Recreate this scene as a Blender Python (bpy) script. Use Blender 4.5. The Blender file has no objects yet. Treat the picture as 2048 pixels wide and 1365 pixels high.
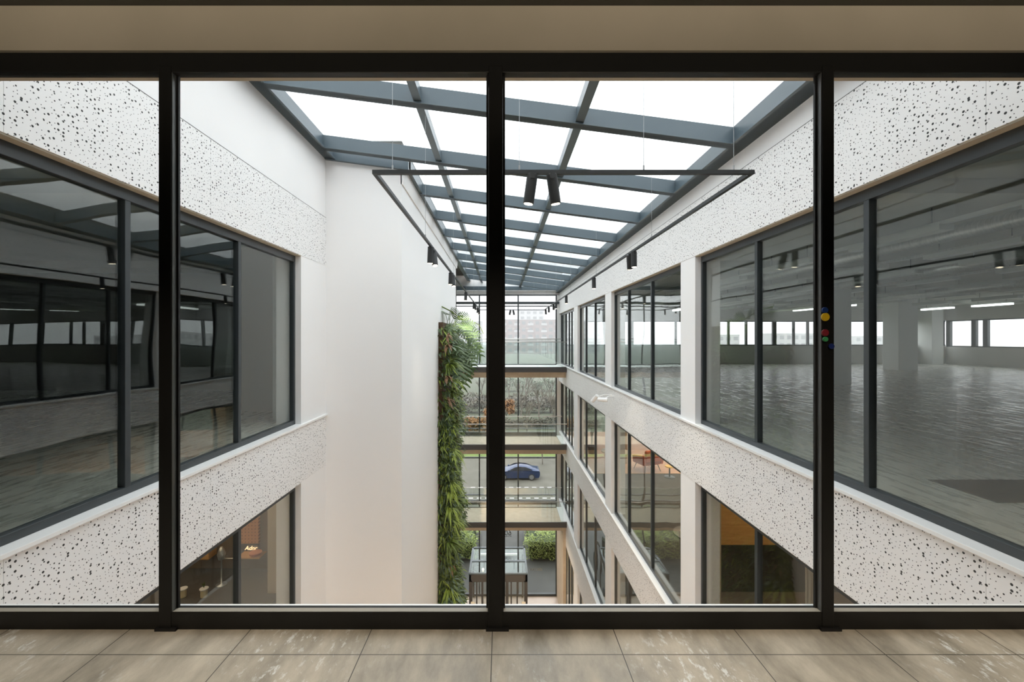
import bpy, bmesh, math, random
from mathutils import Vector, Matrix
R = math.radians
S = bpy.context.scene
COL = S.collection
rnd = random.Random(7)

# ------------------------------------------------------------------ camera, sky, view
F, U0, V0, CH = 853.3, 1003.0, 677.0, 1.447
cam_d = bpy.data.cameras.new('camera'); cam = bpy.data.objects.new('camera', cam_d); COL.objects.link(cam)
cam.location = (0, 0, CH); cam.rotation_euler = (R(90), 0, 0)
cam_d.sensor_width = 36; cam_d.lens = F/2048*36
cam_d.shift_x = (1024-U0)/2048; cam_d.shift_y = -(682.5-V0)/2048
cam_d.clip_start = .05; cam_d.clip_end = 2000
S.camera = cam
S.view_settings.view_transform = 'Standard'; S.view_settings.look = 'None'
S.view_settings.exposure = 0.0; S.view_settings.gamma = 1.0
S.cycles.use_denoising = True
S.cycles.max_bounces = 12; S.cycles.diffuse_bounces = 5; S.cycles.glossy_bounces = 4
S.cycles.transparent_max_bounces = 32
S.cycles.sample_clamp_indirect = 6.0
S.cycles.caustics_reflective = False; S.cycles.caustics_refractive = False

SKY_TOP, SKY_HOR = 4.5, 1.85
w = bpy.data.worlds.new('overcast_sky'); S.world = w; w.use_nodes = True
nt = w.node_tree; nt.nodes.clear()
o = nt.nodes.new('ShaderNodeOutputWorld'); bg = nt.nodes.new('ShaderNodeBackground')
tc = nt.nodes.new('ShaderNodeTexCoord'); sep = nt.nodes.new('ShaderNodeSeparateXYZ')
rp = nt.nodes.new('ShaderNodeValToRGB')
rp.color_ramp.elements[0].position = 0.0; rp.color_ramp.elements[0].color = (.97*SKY_HOR/6, .985*SKY_HOR/6, 1.03*SKY_HOR/6, 1)
rp.color_ramp.elements[1].position = 0.9; rp.color_ramp.elements[1].color = (.97*SKY_TOP/6, 1.0*SKY_TOP/6, 1.02*SKY_TOP/6, 1)
nt.links.new(tc.outputs['Generated'], sep.inputs[0]); nt.links.new(sep.outputs[2], rp.inputs[0])
nt.links.new(rp.outputs[0], bg.inputs[0]); bg.inputs[1].default_value = 6.0
nt.links.new(bg.outputs[0], o.inputs[0])

def area_lamp(name, loc, rot, sx, sy, power=0, color=(1, 1, 1), portal=False, spread=180):
    l = bpy.data.lights.new(name, 'AREA'); l.shape = 'RECTANGLE'; l.size = sx; l.size_y = sy
    l.energy = power; l.color = color; l.spread = R(spread)
    if portal: l.cycles.is_portal = True
    ob = bpy.data.objects.new(name, l); COL.objects.link(ob); ob.location = loc; ob.rotation_euler = rot
    return ob
# daylight openings (portals guide the sampling of the sky, they give no light of their own)
area_lamp('skylight_portal', (0, 13.2, 5.6), (0, 0, 0), 7.2, 22.5, portal=True)
area_lamp('facade_portal', (-.5, 24.6, -4.5), (R(-90), 0, 0), 8.5, 18, portal=True)
area_lamp('office_portal', (14.3, 24.7, 1.75), (R(-90), 0, 0), 21.5, 1.5, portal=True)
area_lamp('office_side_portal', (25.7, 9.6, 1.75), (0, R(90), 0), 1.5, 29, portal=True)
area_lamp('lower_portal', (8, 24.7, -6.5), (R(-90), 0, 0), 9, 13, portal=True)
WARM = (1.0, .76, .5)
# ceiling lamps of the lit lower floors
area_lamp('lamp_cafe_right', (7.0, 14.5, -.56), (0, 0, 0), 4, 12, 420, WARM)
area_lamp('lamp_cafe_front', (5.5, 6.5, -.56), (0, 0, 0), 2, 4, 45, WARM)
area_lamp('lamp_cafe_left', (-6.0, 5.8, -.56), (0, 0, 0), 4, 4, 60, WARM)
area_lamp('lamp_second_floor', (7.0, 15.5, -4.5), (0, 0, 0), 4, 10, 130, WARM)
area_lamp('lamp_lobby_right', (6.5, 18, -8.2), (0, 0, 0), 4, 10, 260, WARM)
area_lamp('lamp_lobby', (.3, 20.4, -8.35), (0, 0, 0), 2.6, .8, 130, WARM)
area_lamp('lamp_lobby_near', (-.5, 5, -9.0), (0, 0, 0), 5, 3, 1100, WARM)

def floor_fill(x, y, z, tx, ty, tz, power, ang=62):
    l = bpy.data.lights.new('floor_fill_spot', 'SPOT'); l.energy = power; l.color = (1, .86, .69); l.spot_size = R(ang); l.spot_blend = .9; l.shadow_soft_size = .08
    ob = bpy.data.objects.new('floor_fill_spot', l); COL.objects.link(ob); ob.location = (x, y, z)
    d = (tx-x, ty-y, tz-z); from_v = Matrix.Identity(3); ob.rotation_euler = Vector(d).to_track_quat('-Z', 'Y').to_euler()
# unseen fill spots added to brighten the floor before the window
for x_ in (-2.3, -.2, 1.6, 3.2): floor_fill(x_, .1, 2.98, x_+.3, 1.8, 0, 175)
# unseen fill strip above the camera, added to brighten the bulkhead
area_lamp('bulkhead_fill', (0, .3, 2.55), (R(135), 0, 0), 7.0, .12, 36, (1, .88, .70), spread=100)
# daylight haze of a foggy day over the far fields
def fog_mat():
    m = bpy.data.materials.new('fog'); m.use_nodes = True; t = m.node_tree; t.nodes.clear()
    o_ = t.nodes.new('ShaderNodeOutputMaterial'); v = t.nodes.new('ShaderNodeVolumeScatter'); v.inputs['Density'].default_value = .0016
    v.inputs['Color'].default_value = (1, 1, 1, 1); v.inputs['Anisotropy'].default_value = 0
    t.links.new(v.outputs[0], o_.inputs['Volume']); return m

# ------------------------------------------------------------------ materials
MATS = {}
def principled(name, col, rough=.5, metal=0, spec=.5, emit=None, estr=0):
    m = bpy.data.materials.new(name); m.use_nodes = True; b = m.node_tree.nodes['Principled BSDF']
    b.inputs['Base Color'].default_value = (*col, 1); b.inputs['Roughness'].default_value = rough
    b.inputs['Metallic'].default_value = metal; b.inputs['Specular IOR Level'].default_value = spec
    if emit: b.inputs['Emission Color'].default_value = (*emit, 1); b.inputs['Emission Strength'].default_value = estr
    MATS[name] = m; return m
def node(m, t, **kw):
    n = m.node_tree.nodes.new(t)
    for k, v in kw.items():
        if k in n.inputs: n.inputs[k].default_value = v
        else: setattr(n, k, v)
    return n
def L(m, a, b): m.node_tree.links.new(a, b)
def noisy(name, col, col2, scale=3, rough=.6, bump=0, stretch=(1, 1, 1), detail=4, metal=0, spec=.5, lo=.3, hi=.7, bscale=None):
    m = principled(name, col, rough, metal, spec); b = m.node_tree.nodes['Principled BSDF']
    tcn = node(m, 'ShaderNodeTexCoord'); mp = node(m, 'ShaderNodeMapping'); mp.inputs['Scale'].default_value = stretch
    n = node(m, 'ShaderNodeTexNoise'); n.inputs['Scale'].default_value = scale; n.inputs['Detail'].default_value = detail
    cr = node(m, 'ShaderNodeValToRGB'); cr.color_ramp.elements[0].color = (*col, 1); cr.color_ramp.elements[1].color = (*col2, 1)
    cr.color_ramp.elements[0].position = lo; cr.color_ramp.elements[1].position = hi
    L(m, tcn.outputs['Object'], mp.inputs[0]); L(m, mp.outputs[0], n.inputs['Vector']); L(m, n.outputs[0], cr.inputs[0])
    L(m, cr.outputs[0], b.inputs['Base Color'])
    if bump:
        bp = node(m, 'ShaderNodeBump'); bp.inputs['Strength'].default_value = bump; bp.inputs['Distance'].default_value = .01
        L(m, n.outputs[0], bp.inputs['Height']); L(m, bp.outputs[0], b.inputs['Normal'])
    return m

def glass(name, f0=.05, tint=(.94, .965, .95), wobble=.0, gain=1.0, rough=0.0):
    m = bpy.data.materials.new(name); m.use_nodes = True; t = m.node_tree; t.nodes.clear()
    out = node(m, 'ShaderNodeOutputMaterial'); mix = node(m, 'ShaderNodeMixShader')
    tr = node(m, 'ShaderNodeBsdfTransparent'); tr.inputs[0].default_value = (*tint, 1)
    gl = node(m, 'ShaderNodeBsdfGlossy'); gl.inputs['Roughness'].default_value = rough; gl.inputs['Color'].default_value = (.95, .98, .97, 1)
    geo = node(m, 'ShaderNodeNewGeometry'); dot = node(m, 'ShaderNodeVectorMath'); dot.operation = 'DOT_PRODUCT'
    L(m, geo.outputs['Incoming'], dot.inputs[0]); L(m, geo.outputs['Normal'], dot.inputs[1])
    ab = node(m, 'ShaderNodeMath'); ab.operation = 'ABSOLUTE'; L(m, dot.outputs['Value'], ab.inputs[0])
    om = node(m, 'ShaderNodeMath'); om.operation = 'SUBTRACT'; om.inputs[0].default_value = 1; L(m, ab.outputs[0], om.inputs[1])
    pw = node(m, 'ShaderNodeMath'); pw.operation = 'POWER'; pw.inputs[1].default_value = 5; L(m, om.outputs[0], pw.inputs[0])
    mul = node(m, 'ShaderNodeMath'); mul.operation = 'MULTIPLY_ADD'; mul.inputs[1].default_value = (1-f0)*gain; mul.inputs[2].default_value = f0
    mul.use_clamp = True
    L(m, pw.outputs[0], mul.inputs[0]); L(m, mul.outputs[0], mix.inputs[0])
    if wobble:
        tcn = node(m, 'ShaderNodeTexCoord'); n = node(m, 'ShaderNodeTexNoise'); n.inputs['Scale'].default_value = 1.1; n.inputs['Detail'].default_value = 0
        bp = node(m, 'ShaderNodeBump'); bp.inputs['Strength'].default_value = wobble; bp.inputs['Distance'].default_value = .05
        L(m, tcn.outputs['Object'], n.inputs['Vector']); L(m, n.outputs[0], bp.inputs['Height']); L(m, bp.outputs[0], gl.inputs['Normal'])
    L(m, tr.outputs[0], mix.inputs[1]); L(m, gl.outputs[0], mix.inputs[2]); L(m, mix.outputs[0], out.inputs[0])
    MATS[name] = m; return m

M_white = noisy('white_paint', (.85, .845, .84), (.87, .865, .86), scale=.7, rough=.65, spec=.3)
M_sill = principled('white_lacquer', (.86, .86, .85), .35)
M_soff = principled('soffit_shade_tint', (.50, .465, .385), .6)  # white soffits, with shade and warm bounce put into the colour
M_bulk = noisy('beige_bulkhead', (.42, .37, .29), (.50, .44, .35), scale=1.5, rough=.45)
M_black = principled('black_frame', (.006, .006, .0055), .42, spec=.35)
M_blackside = principled('black_gasket', (.006, .006, .006), .6)
M_frame = principled('anthracite_frame', (.038, .045, .049), .34)
M_steel = principled('skylight_steel', (.085, .115, .135), .38)
M_fascia = principled('dark_fascia', (.055, .052, .050), .5)
M_tan = noisy('tan_beam', (.50, .40, .29), (.58, .48, .36), scale=4, rough=.6)
M_track = principled('black_track', (.018, .021, .023), .45)
M_spot = principled('spot_housing', (.022, .024, .026), .5)
M_lens = principled('spot_lens', (1, .95, .85), .4, emit=(1, .86, .66), estr=9)
M_cable = principled('steel_cable', (.35, .36, .37), .35, .8)
M_glass = glass('window_glass', .055, (.95, .965, .955), wobble=.10)
M_own = glass('clear_glass', .006, (.99, .992, .99))
M_sky = glass('skylight_glass', .03, (.965, .978, .978))
M_rail = glass('balustrade_glass', .05, (.945, .972, .962))
M_railbar = principled('rail_handrail', (.75, .74, .70), .25, .6)
M_ceil = noisy('raw_ceiling', (.42, .43, .39), (.50, .51, .46), scale=.8, rough=.7)
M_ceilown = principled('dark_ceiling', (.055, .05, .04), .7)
M_col = principled('column_paint', (.72, .73, .71), .6)
M_inwall = noisy('inner_wall', (.50, .50, .48), (.56, .55, .53), scale=.8, rough=.7)
M_partition = principled('grey_partition', (.42, .40, .37), .7)
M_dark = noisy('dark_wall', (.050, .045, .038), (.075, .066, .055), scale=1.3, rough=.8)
M_fixt = principled('fixture_white', (.62, .66, .64), .4)
M_fixl = principled('fixture_lit', (1, 1, 1), .4, emit=(.95, 1, .98), estr=3)
M_duct = noisy('spiral_duct', (.45, .47, .46), (.62, .64, .62), scale=9, rough=.3, metal=.7, stretch=(1, 8, 1))
M_carpet = noisy('dark_carpet', (.055, .050, .045), (.085, .078, .068), scale=6, rough=.9)
M_woodf = noisy('oak_floor', (.50, .27, .12), (.62, .36, .17), scale=3, rough=.45, stretch=(1, 6, 1))
M_wood = noisy('oak_veneer', (.52, .27, .08), (.68, .38, .13), scale=3, rough=.45, stretch=(1, 1, 9), detail=6)
M_brown = noisy('brown_wall', (.17, .125, .085), (.21, .155, .11), scale=2, rough=.7)
M_beigep = principled('beige_panel', (.52, .45, .34), .6)
M_counter = principled('dark_counter', (.075, .070, .064), .45)
M_lobby = noisy('lobby_floor', (.52, .42, .35), (.60, .50, .42), scale=2, rough=.35)
M_soil = noisy('felt_soil', (.045, .026, .014), (.12, .075, .04), scale=22, rough=.95, bump=1)
M_asph = noisy('asphalt', (.075, .072, .055), (.105, .10, .08), scale=.8, rough=.9)
M_grass = noisy('lawn', (.07, .11, .02), (.11, .15, .035), scale=.6, rough=.95)
M_field = noisy('far_field', (.045, .055, .028), (.075, .08, .05), scale=.05, rough=.95)
M_pave = noisy('wet_paving', (.028, .029, .024), (.045, .047, .04), scale=1.2, rough=.6)
M_brick = noisy('brick', (.14, .08, .07), (.18, .115, .10), scale=.4, rough=.85)
M_pale = principled('pale_render', (.33, .33, .33), .8)
M_winfar = principled('far_window', (.06, .07, .08), .2)
M_bark = noisy('bark', (.10, .085, .065), (.17, .15, .12), scale=5, rough=.9)
M_carb = principled('car_paint', (.018, .035, .085), .18, .3)
M_carg = principled('car_glass', (.02, .025, .03), .05)
M_tyre = principled('tyre', (.012, .012, .012), .8)
M_alloy = principled('alloy', (.30, .31, .32), .3, .8)
M_lettr = principled('lettering', (.03, .035, .04), .6)
M_letf = principled('frosted_lettering', (.20, .20, .17), .6)
M_orange = principled('orange_fabric', (.62, .115, .03), .8)
M_sofa = principled('grey_fabric', (.025, .027, .03), .85)
M_yellow = principled('yellow_lacquer', (.85, .55, .02), .4)
M_cream = principled('cream_ceramic', (.70, .58, .34), .5)
M_neon = principled('neon_script', (1, .7, .45), .4, emit=(1, .62, .33), estr=2.2)
M_dgreen = principled('leaf_dark', (.030, .055, .008), .55)
M_mgreen = principled('leaf_mid', (.11, .155, .018), .5)
M_lgreen = principled('leaf_light', (.30, .38, .05), .5)
M_ggreen = principled('leaf_grey', (.12, .17, .10), .5)
M_brnleaf = principled('leaf_rust', (.19, .10, .045), .6)
M_monst = noisy('monstera_leaf', (.035, .075, .018), (.11, .17, .05), scale=5, rough=.35)
M_autumn = principled('leaf_autumn', (.21, .10, .03), .8)
M_hedge = principled('hedge_leaf', (.24, .31, .075), .6)
M_twig = principled('twig', (.085, .072, .05), .9)

# perforated cladding: three sizes of round holes
def perf_mat():
    m = noisy('perforated_panel', (.83, .825, .82), (.85, .845, .84), scale=.8, rough=.6, spec=.3)
    b = m.node_tree.nodes['Principled BSDF']; src = b.inputs['Base Color'].links[0].from_socket
    tcn = node(m, 'ShaderNodeTexCoord'); sx_ = node(m, 'ShaderNodeSeparateXYZ'); L(m, tcn.outputs['Object'], sx_.inputs[0])
    mp = node(m, 'ShaderNodeCombineXYZ'); L(m, sx_.outputs[1], mp.inputs[0]); L(m, sx_.outputs[2], mp.inputs[1])
    vo = node(m, 'ShaderNodeTexVoronoi'); vo.voronoi_dimensions = '2D'; vo.inputs['Scale'].default_value = 28; vo.inputs['Randomness'].default_value = .95
    L(m, mp.outputs[0], vo.inputs['Vector'])
    sp = node(m, 'ShaderNodeSeparateColor'); L(m, vo.outputs['Color'], sp.inputs[0])
    rr = node(m, 'ShaderNodeValToRGB'); rr.color_ramp.interpolation = 'CONSTANT'
    e = rr.color_ramp.elements; e[0].position = 0; e[0].color = (.25,)*3+(1,); e[1].position = .13; e[1].color = (.165,)*3+(1,)
    n3 = e.new(.34); n3.color = (.098,)*3+(1,)
    n4 = e.new(.93); n4.color = (0, 0, 0, 1)
    L(m, sp.outputs[0], rr.inputs[0])
    lt = node(m, 'ShaderNodeMath'); lt.operation = 'LESS_THAN'; L(m, vo.outputs['Distance'], lt.inputs[0]); L(m, rr.outputs[0], lt.inputs[1])
    mx = node(m, 'ShaderNodeMix'); mx.data_type = 'RGBA'; L(m, lt.outputs[0], mx.inputs[0]); L(m, src, mx.inputs[6]); mx.inputs[7].default_value = (.035, .037, .036, 1)
    L(m, mx.outputs[2], b.inputs['Base Color'])
    bp = node(m, 'ShaderNodeBump'); bp.invert = True; bp.inputs['Strength'].default_value = .5; bp.inputs['Distance'].default_value = .004
    L(m, lt.outputs[0], bp.inputs['Height']); L(m, bp.outputs[0], b.inputs['Normal'])
    return m
M_perf = perf_mat()

# raised-floor tiles, scuffed and dusty
def tile_mat(name, c1, c2, seam, scuff=.5, ox=.045, oy=.45, rough=.42, streak=(7, 1.2, 1)):
    m = principled(name, c1, rough); b = m.node_tree.nodes['Principled BSDF']
    tcn = node(m, 'ShaderNodeTexCoord')
    mp = node(m, 'ShaderNodeMapping'); mp.inputs['Scale'].default_value = streak; mp.inputs['Rotation'].default_value = (0, 0, R(-22))
    L(m, tcn.outputs['Object'], mp.inputs[0])
    n = node(m, 'ShaderNodeTexNoise'); n.inputs['Scale'].default_value = 1.6; n.inputs['Detail'].default_value = 8; n.inputs['Roughness'].default_value = .65
    L(m, mp.outputs[0], n.inputs['Vector'])
    cr = node(m, 'ShaderNodeValToRGB'); cr.color_ramp.elements[0].position = .32; cr.color_ramp.elements[1].position = .7
    cr.color_ramp.elements[0].color = (*c1, 1); cr.color_ramp.elements[1].color = (*c2, 1); L(m, n.outputs[0], cr.inputs[0])
    # pale scuffs
    n2 = node(m, 'ShaderNodeTexNoise'); n2.inputs['Scale'].default_value = 28; n2.inputs['Detail'].default_value = 6; n2.inputs['Roughness'].default_value = .7
    mp2 = node(m, 'ShaderNodeMapping'); mp2.inputs['Scale'].default_value = (1, .45, 1); mp2.inputs['Rotation'].default_value = (0, 0, R(25))
    L(m, tcn.outputs['Object'], mp2.inputs[0]); L(m, mp2.outputs[0], n2.inputs['Vector'])
    n3 = node(m, 'ShaderNodeTexNoise'); n3.inputs['Scale'].default_value = 1.7; n3.inputs['Detail'].default_value = 3
    L(m, tcn.outputs['Object'], n3.inputs['Vector'])
    a = node(m, 'ShaderNodeMapRange'); a.inputs[1].default_value = .54; a.inputs[2].default_value = .62; L(m, n2.outputs[0], a.inputs[0])
    c = node(m, 'ShaderNodeMapRange'); c.inputs[1].default_value = .48; c.inputs[2].default_value = .62; L(m, n3.outputs[0], c.inputs[0])
    mu = node(m, 'ShaderNodeMath'); mu.operation = 'MULTIPLY'; L(m, a.outputs[0], mu.inputs[0]); L(m, c.outputs[0], mu.inputs[1])
    mu2 = node(m, 'ShaderNodeMath'); mu2.operation = 'MULTIPLY'; mu2.inputs[1].default_value = scuff; L(m, mu.outputs[0], mu2.inputs[0])
    mx = node(m, 'ShaderNodeMix'); mx.data_type = 'RGBA'; L(m, mu2.outputs[0], mx.inputs[0]); L(m, cr.outputs[0], mx.inputs[6]); mx.inputs[7].default_value = (.68, .68, .64, 1)
    # seams
    mp3 = node(m, 'ShaderNodeMapping'); mp3.inputs['Location'].default_value = (ox, oy, 0); L(m, tcn.outputs['Object'], mp3.inputs[0])
    s = node(m, 'ShaderNodeSeparateXYZ'); L(m, mp3.outputs[0], s.inputs[0])
    outs = []
    for k in (0, 1):
        d = node(m, 'ShaderNodeMath'); d.operation = 'DIVIDE'; d.inputs[1].default_value = .6; L(m, s.outputs[k], d.inputs[0])
        fr = node(m, 'ShaderNodeMath'); fr.operation = 'PINGPONG'; fr.inputs[1].default_value = .5; L(m, d.outputs[0], fr.inputs[0])
        l2 = node(m, 'ShaderNodeMath'); l2.operation = 'LESS_THAN'; l2.inputs[1].default_value = .0035; L(m, fr.outputs[0], l2.inputs[0]); outs.append(l2)
    mxx = node(m, 'ShaderNodeMath'); mxx.operation = 'MAXIMUM'; L(m, outs[0].outputs[0], mxx.inputs[0]); L(m, outs[1].outputs[0], mxx.inputs[1])
    m4 = node(m, 'ShaderNodeMix'); m4.data_type = 'RGBA'; L(m, mxx.outputs[0], m4.inputs[0]); L(m, mx.outputs[2], m4.inputs[6]); m4.inputs[7].default_value = (*seam, 1)
    L(m, m4.outputs[2], b.inputs['Base Color'])
    rg = node(m, 'ShaderNodeMapRange'); rg.inputs[1].default_value = .35; rg.inputs[2].default_value = .65; rg.inputs[3].default_value = rough-.12; rg.inputs[4].default_value = rough+.25; L(m, n.outputs[0], rg.inputs[0]); L(m, rg.outputs[0], b.inputs['Roughness'])
    bp = node(m, 'ShaderNodeBump'); bp.inputs['Strength'].default_value = .4; bp.inputs['Distance'].default_value = .004
    L(m, n2.outputs[0], bp.inputs['Height']); L(m, bp.outputs[0], b.inputs['Normal'])
    return m
M_floor = tile_mat('scuffed_floor_tiles', (.25, .22, .17), (.58, .515, .41), (.05, .045, .035), .9, streak=(3.4, 1.3, 1))
M_floor2 = tile_mat('office_floor', (.27, .27, .235), (.46, .46, .41), (.10, .10, .09), .7, rough=.24)

# ------------------------------------------------------------------ mesh helpers
class MB:
    def __init__(s): s.v = []; s.f = []
    def add(s, vs, fs):
        n = len(s.v); s.v += [tuple(p) for p in vs]; s.f += [tuple(i+n for i in f) for f in fs]; return s
    def box(s, x0, x1, y0, y1, z0, z1):
        return s.add([(x0, y0, z0), (x1, y0, z0), (x1, y1, z0), (x0, y1, z0), (x0, y0, z1), (x1, y0, z1), (x1, y1, z1), (x0, y1, z1)],
                     [(0, 3, 2, 1), (4, 5, 6, 7), (0, 1, 5, 4), (1, 2, 6, 5), (2, 3, 7, 6), (3, 0, 4, 7)])
    def hexa(s, p): return s.add(p, [(0, 3, 2, 1), (4, 5, 6, 7), (0, 1, 5, 4), (1, 2, 6, 5), (2, 3, 7, 6), (3, 0, 4, 7)])
    def tube(s, pts, radii, n=8, caps=True):
        pts = [Vector(p) for p in pts]; rings = []
        if not hasattr(radii, '__len__'): radii = [radii]*len(pts)
        up = None; base = len(s.v)
        for i, p in enumerate(pts):
            d = (pts[min(i+1, len(pts)-1)]-pts[max(i-1, 0)])
            if d.length < 1e-9: d = Vector((0, 0, 1))
            d.normalize()
            if up is None:
                a = Vector((0, 0, 1)) if abs(d.z) < .9 else Vector((1, 0, 0)); up = (a-d*a.dot(d)).normalized()
            else:
                up = (up-d*up.dot(d)); up = up.normalized() if up.length > 1e-6 else Vector((1, 0, 0))
            side = d.cross(up)
            for k in range(n):
                t = 2*math.pi*k/n; s.v.append(tuple(p+(up*math.cos(t)+side*math.sin(t))*radii[i]))
        for i in range(len(pts)-1):
            for k in range(n):
                a = base+i*n+k; b = base+i*n+(k+1) % n; s.f.append((a, b, b+n, a+n))
        if caps:
            s.f.append(tuple(base+k for k in range(n))[::-1]); s.f.append(tuple(base+(len(pts)-1)*n+k for k in range(n)))
        return s
    def lathe(s, prof, n=20, c=(0, 0, 0)):
        base = len(s.v)
        for r, z in prof:
            for k in range(n):
                t = 2*math.pi*k/n; s.v.append((c[0]+r*math.cos(t), c[1]+r*math.sin(t), c[2]+z))
        for i in range(len(prof)-1):
            for k in range(n):
                a = base+i*n+k; b = base+i*n+(k+1) % n; s.f.append((a, b, b+n, a+n))
        s.f.append(tuple(base+k for k in range(n))[::-1]); s.f.append(tuple(base+(len(prof)-1)*n+k for k in range(n)))
        return s
    def leaf(s, p, d, nrm, ln, wd, droop=.25):
        """a folded, drooping leaf blade"""
        p = Vector(p); d = Vector(d).normalized(); nrm = Vector(nrm); nrm = (nrm-d*nrm.dot(d)); nrm = nrm.normalized() if nrm.length > 1e-6 else Vector((0, 0, 1))
        sd = d.cross(nrm); b = len(s.v)
        for t, wv in ((0, .08), (.35, 1), (.7, .75), (1, .04)):
            q = p+d*ln*t-Vector((0, 0, 1))*droop*ln*t*t
            for k in (-1, 0, 1): s.v.append(tuple(q+sd*wd*.5*wv*k+nrm*(.12*wd*wv*abs(k))))
        for i in range(3):
            for k in range(2):
                a = b+i*3+k; s.f.append((a, a+1, a+4, a+3))
        return s
    def build(s, name, mat, parent=None, smooth=False, bevel=0):
        me = bpy.data.meshes.new(name); me.from_pydata(s.v, [], s.f); me.update()
        if mat: me.materials.append(mat)
        if smooth: me.polygons.foreach_set('use_smooth', [True]*len(me.polygons))
        ob = bpy.data.objects.new(name, me); COL.objects.link(ob)
        if parent: ob.parent = parent
        if bevel:
            md = ob.modifiers.new('bevel', 'BEVEL'); md.width = bevel; md.segments = 2; md.limit_method = 'ANGLE'
        return ob
def tag(o, label=None, cat=None, group=None, kind=None):
    if label: o['label'] = label
    if cat: o['category'] = cat
    if group: o['group'] = group
    if kind: o['kind'] = kind
    return o
def empty(name, loc=(0, 0, 0), label=None, cat=None, group=None, kind=None, rz=0):
    e = bpy.data.objects.new(name, None); COL.objects.link(e); e.location = loc; e.rotation_euler = (0, 0, rz); e.empty_display_size = .1
    return tag(e, label, cat, group, kind)
def struct(name, mb, mat, label=None, cat=None, **kw): return tag(mb.build(name, mat, **kw), label, cat, kind='structure')
def copy_tree(o, parent=None):
    c = o.copy(); COL.objects.link(c); c.parent = parent
    for ch in list(o.children): copy_tree(ch, c)
    return c
def P(u, v, Y): return Vector(((u-U0)/F*Y, Y, CH+(V0-v)/F*Y))
def roofz(x): return 4.421-.1305*x

# ------------------------------------------------------------------ levels and planes
XR, XL, XC = 3.25, -3.34, -1.90          # right wall, left wall, core side wall
YC, YCE, YF = 8.12, 18.0, 24.2           # core front, core end, far facade
FL = [0.0, -3.86, -7.73, -13.15]         # floor levels
WTOP = [2.83, -.965, -4.755, -9.05]      # head of openings
WBOT = [.012, -3.76, -7.56, -13.15]
NEARY = 2.238
BAYS = [(2.30, 7.17, [3.92, 5.62]), (7.75, 12.66, [9.56, 11.3]), (13.40, 18.24, [15.35, 17.0]), (19.18, YF-.15, [20.5, 21.3, 22.4, 23.6])]

# ------------------------------------------------------------------ shell of the floor we stand on
struct('floor', MB().box(-20, 25.3, -5, 2.20, -.35, 0), M_floor, 'scuffed grey-brown raised floor tiles in front of the black window frame', 'floor')
struct('floor_right', MB().box(XR+.16, 25.3, 2.20, YF, -.35, 0), M_floor2, 'bare dusty office floor behind the right windows', 'floor')
struct('floor_left', MB().box(-20, XL-.16, 2.20, 12, -.35, 0), M_floor2, 'bare office floor behind the left windows', 'floor')
m = MB().box(-20, 25.3, -5, 2.10, 3.085, 3.4)
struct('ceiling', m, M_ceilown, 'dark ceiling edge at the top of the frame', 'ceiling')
struct('ceiling_right', MB().box(XR+.16, 25.3, 2.10, YF+.3, 3.25, 3.5), M_ceil, 'raw concrete ceiling of the empty office on the right', 'ceiling')
struct('ceiling_left', MB().box(-20, XL-.16, 2.10, 12, 3.25, 3.5), M_ceil, 'raw concrete ceiling of the office on the left', 'ceiling')
struct('trim_1', MB().box(-12, 12, 2.10, 2.24, 2.865, 3.085), M_bulk, 'beige bulkhead running above the black window frame', 'bulkhead')
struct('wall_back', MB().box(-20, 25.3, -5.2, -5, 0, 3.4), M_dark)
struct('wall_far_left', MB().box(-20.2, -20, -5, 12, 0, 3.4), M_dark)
struct('wall_far_right', MB().box(25.2, 25.45, -5, YF+.25, -.3, .97).box(25.2, 25.45, -5, YF+.25, 2.45, 3.5), M_inwall, 'pale parapet wall along the outer side of the right office', 'wall')

# ------------------------------------------------------------------ our own window (four panes between black posts)
w1 = empty('window_1', (0, 2.117, 0), 'wide black framed window in front of the camera, floor to bulkhead', 'window', kind='structure')
def part(mb, name, mat, par, **kw):
    for i, v in enumerate(mb.v): mb.v[i] = (v[0]-par.location[0], v[1]-par.location[1], v[2]-par.location[2])
    return mb.build(name, mat, par, **kw)
xa, xb = XL-.06, XR+.06
m = MB().box(xa, xb, 2.117, 2.150, 0, .087).box(xa, xb, 2.117, 2.150, 2.767, 2.867)
m.box(xa, xb, 2.150, 2.20, 0, .070).box(xa, xb, 2.150, 2.20, 2.79, 2.867)
part(m, 'frame', M_black, w1, bevel=.003)
part(MB().box(xa, xb, 2.150, 2.166, .070, .084).box(xa, xb, 2.150, 2.166, 2.772, 2.79), 'gasket', M_blackside, w1)
posts = [(-3.40, -3.30), (-1.700, -1.638), (-.0645, .006), (1.590, 1.649), (3.20, 3.31)]
for a, b in posts[1:4]:
    part(MB().box(a, b, 2.114, 2.147, .0, 2.80), 'mullion', M_black, w1, bevel=.003)
    part(MB().box(a-.012, b+.012, 2.147, 2.160, .07, 2.79), 'gasket', M_blackside, w1)
    part(MB().box(a-.012, b+.03, 2.103, 2.117, .0, .012), 'base_plate', M_blackside, w1)
M_bead = principled('side_highlight', (.10, .105, .10), .3); M_sillhi = principled('sill_highlight', (.33, .31, .26), .5)  # highlights on the black frame, put into the colour of thin strips
part(MB().box(-1.638, -1.6345, 2.119, 2.146, .087, 2.767).box(1.5865, 1.590, 2.119, 2.146, .087, 2.767), 'side_strip', M_bead, w1)
for i in range(4):
    part(MB().box(posts[i][1]+.004, posts[i+1][0]-.004, 2.120, 2.149, .087, .0885), 'sill_strip', M_sillhi, w1)
for i in range(4):
    part(MB().box(posts[i][1]-.01, posts[i+1][0]+.01, 2.160, 2.174, .06, 2.80), 'glass_pane', M_own, w1)
for a, b in (posts[0], posts[4]): part(MB().box(a, b, 2.117, 2.2, 0, 2.87), 'post', M_black, w1)
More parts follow.
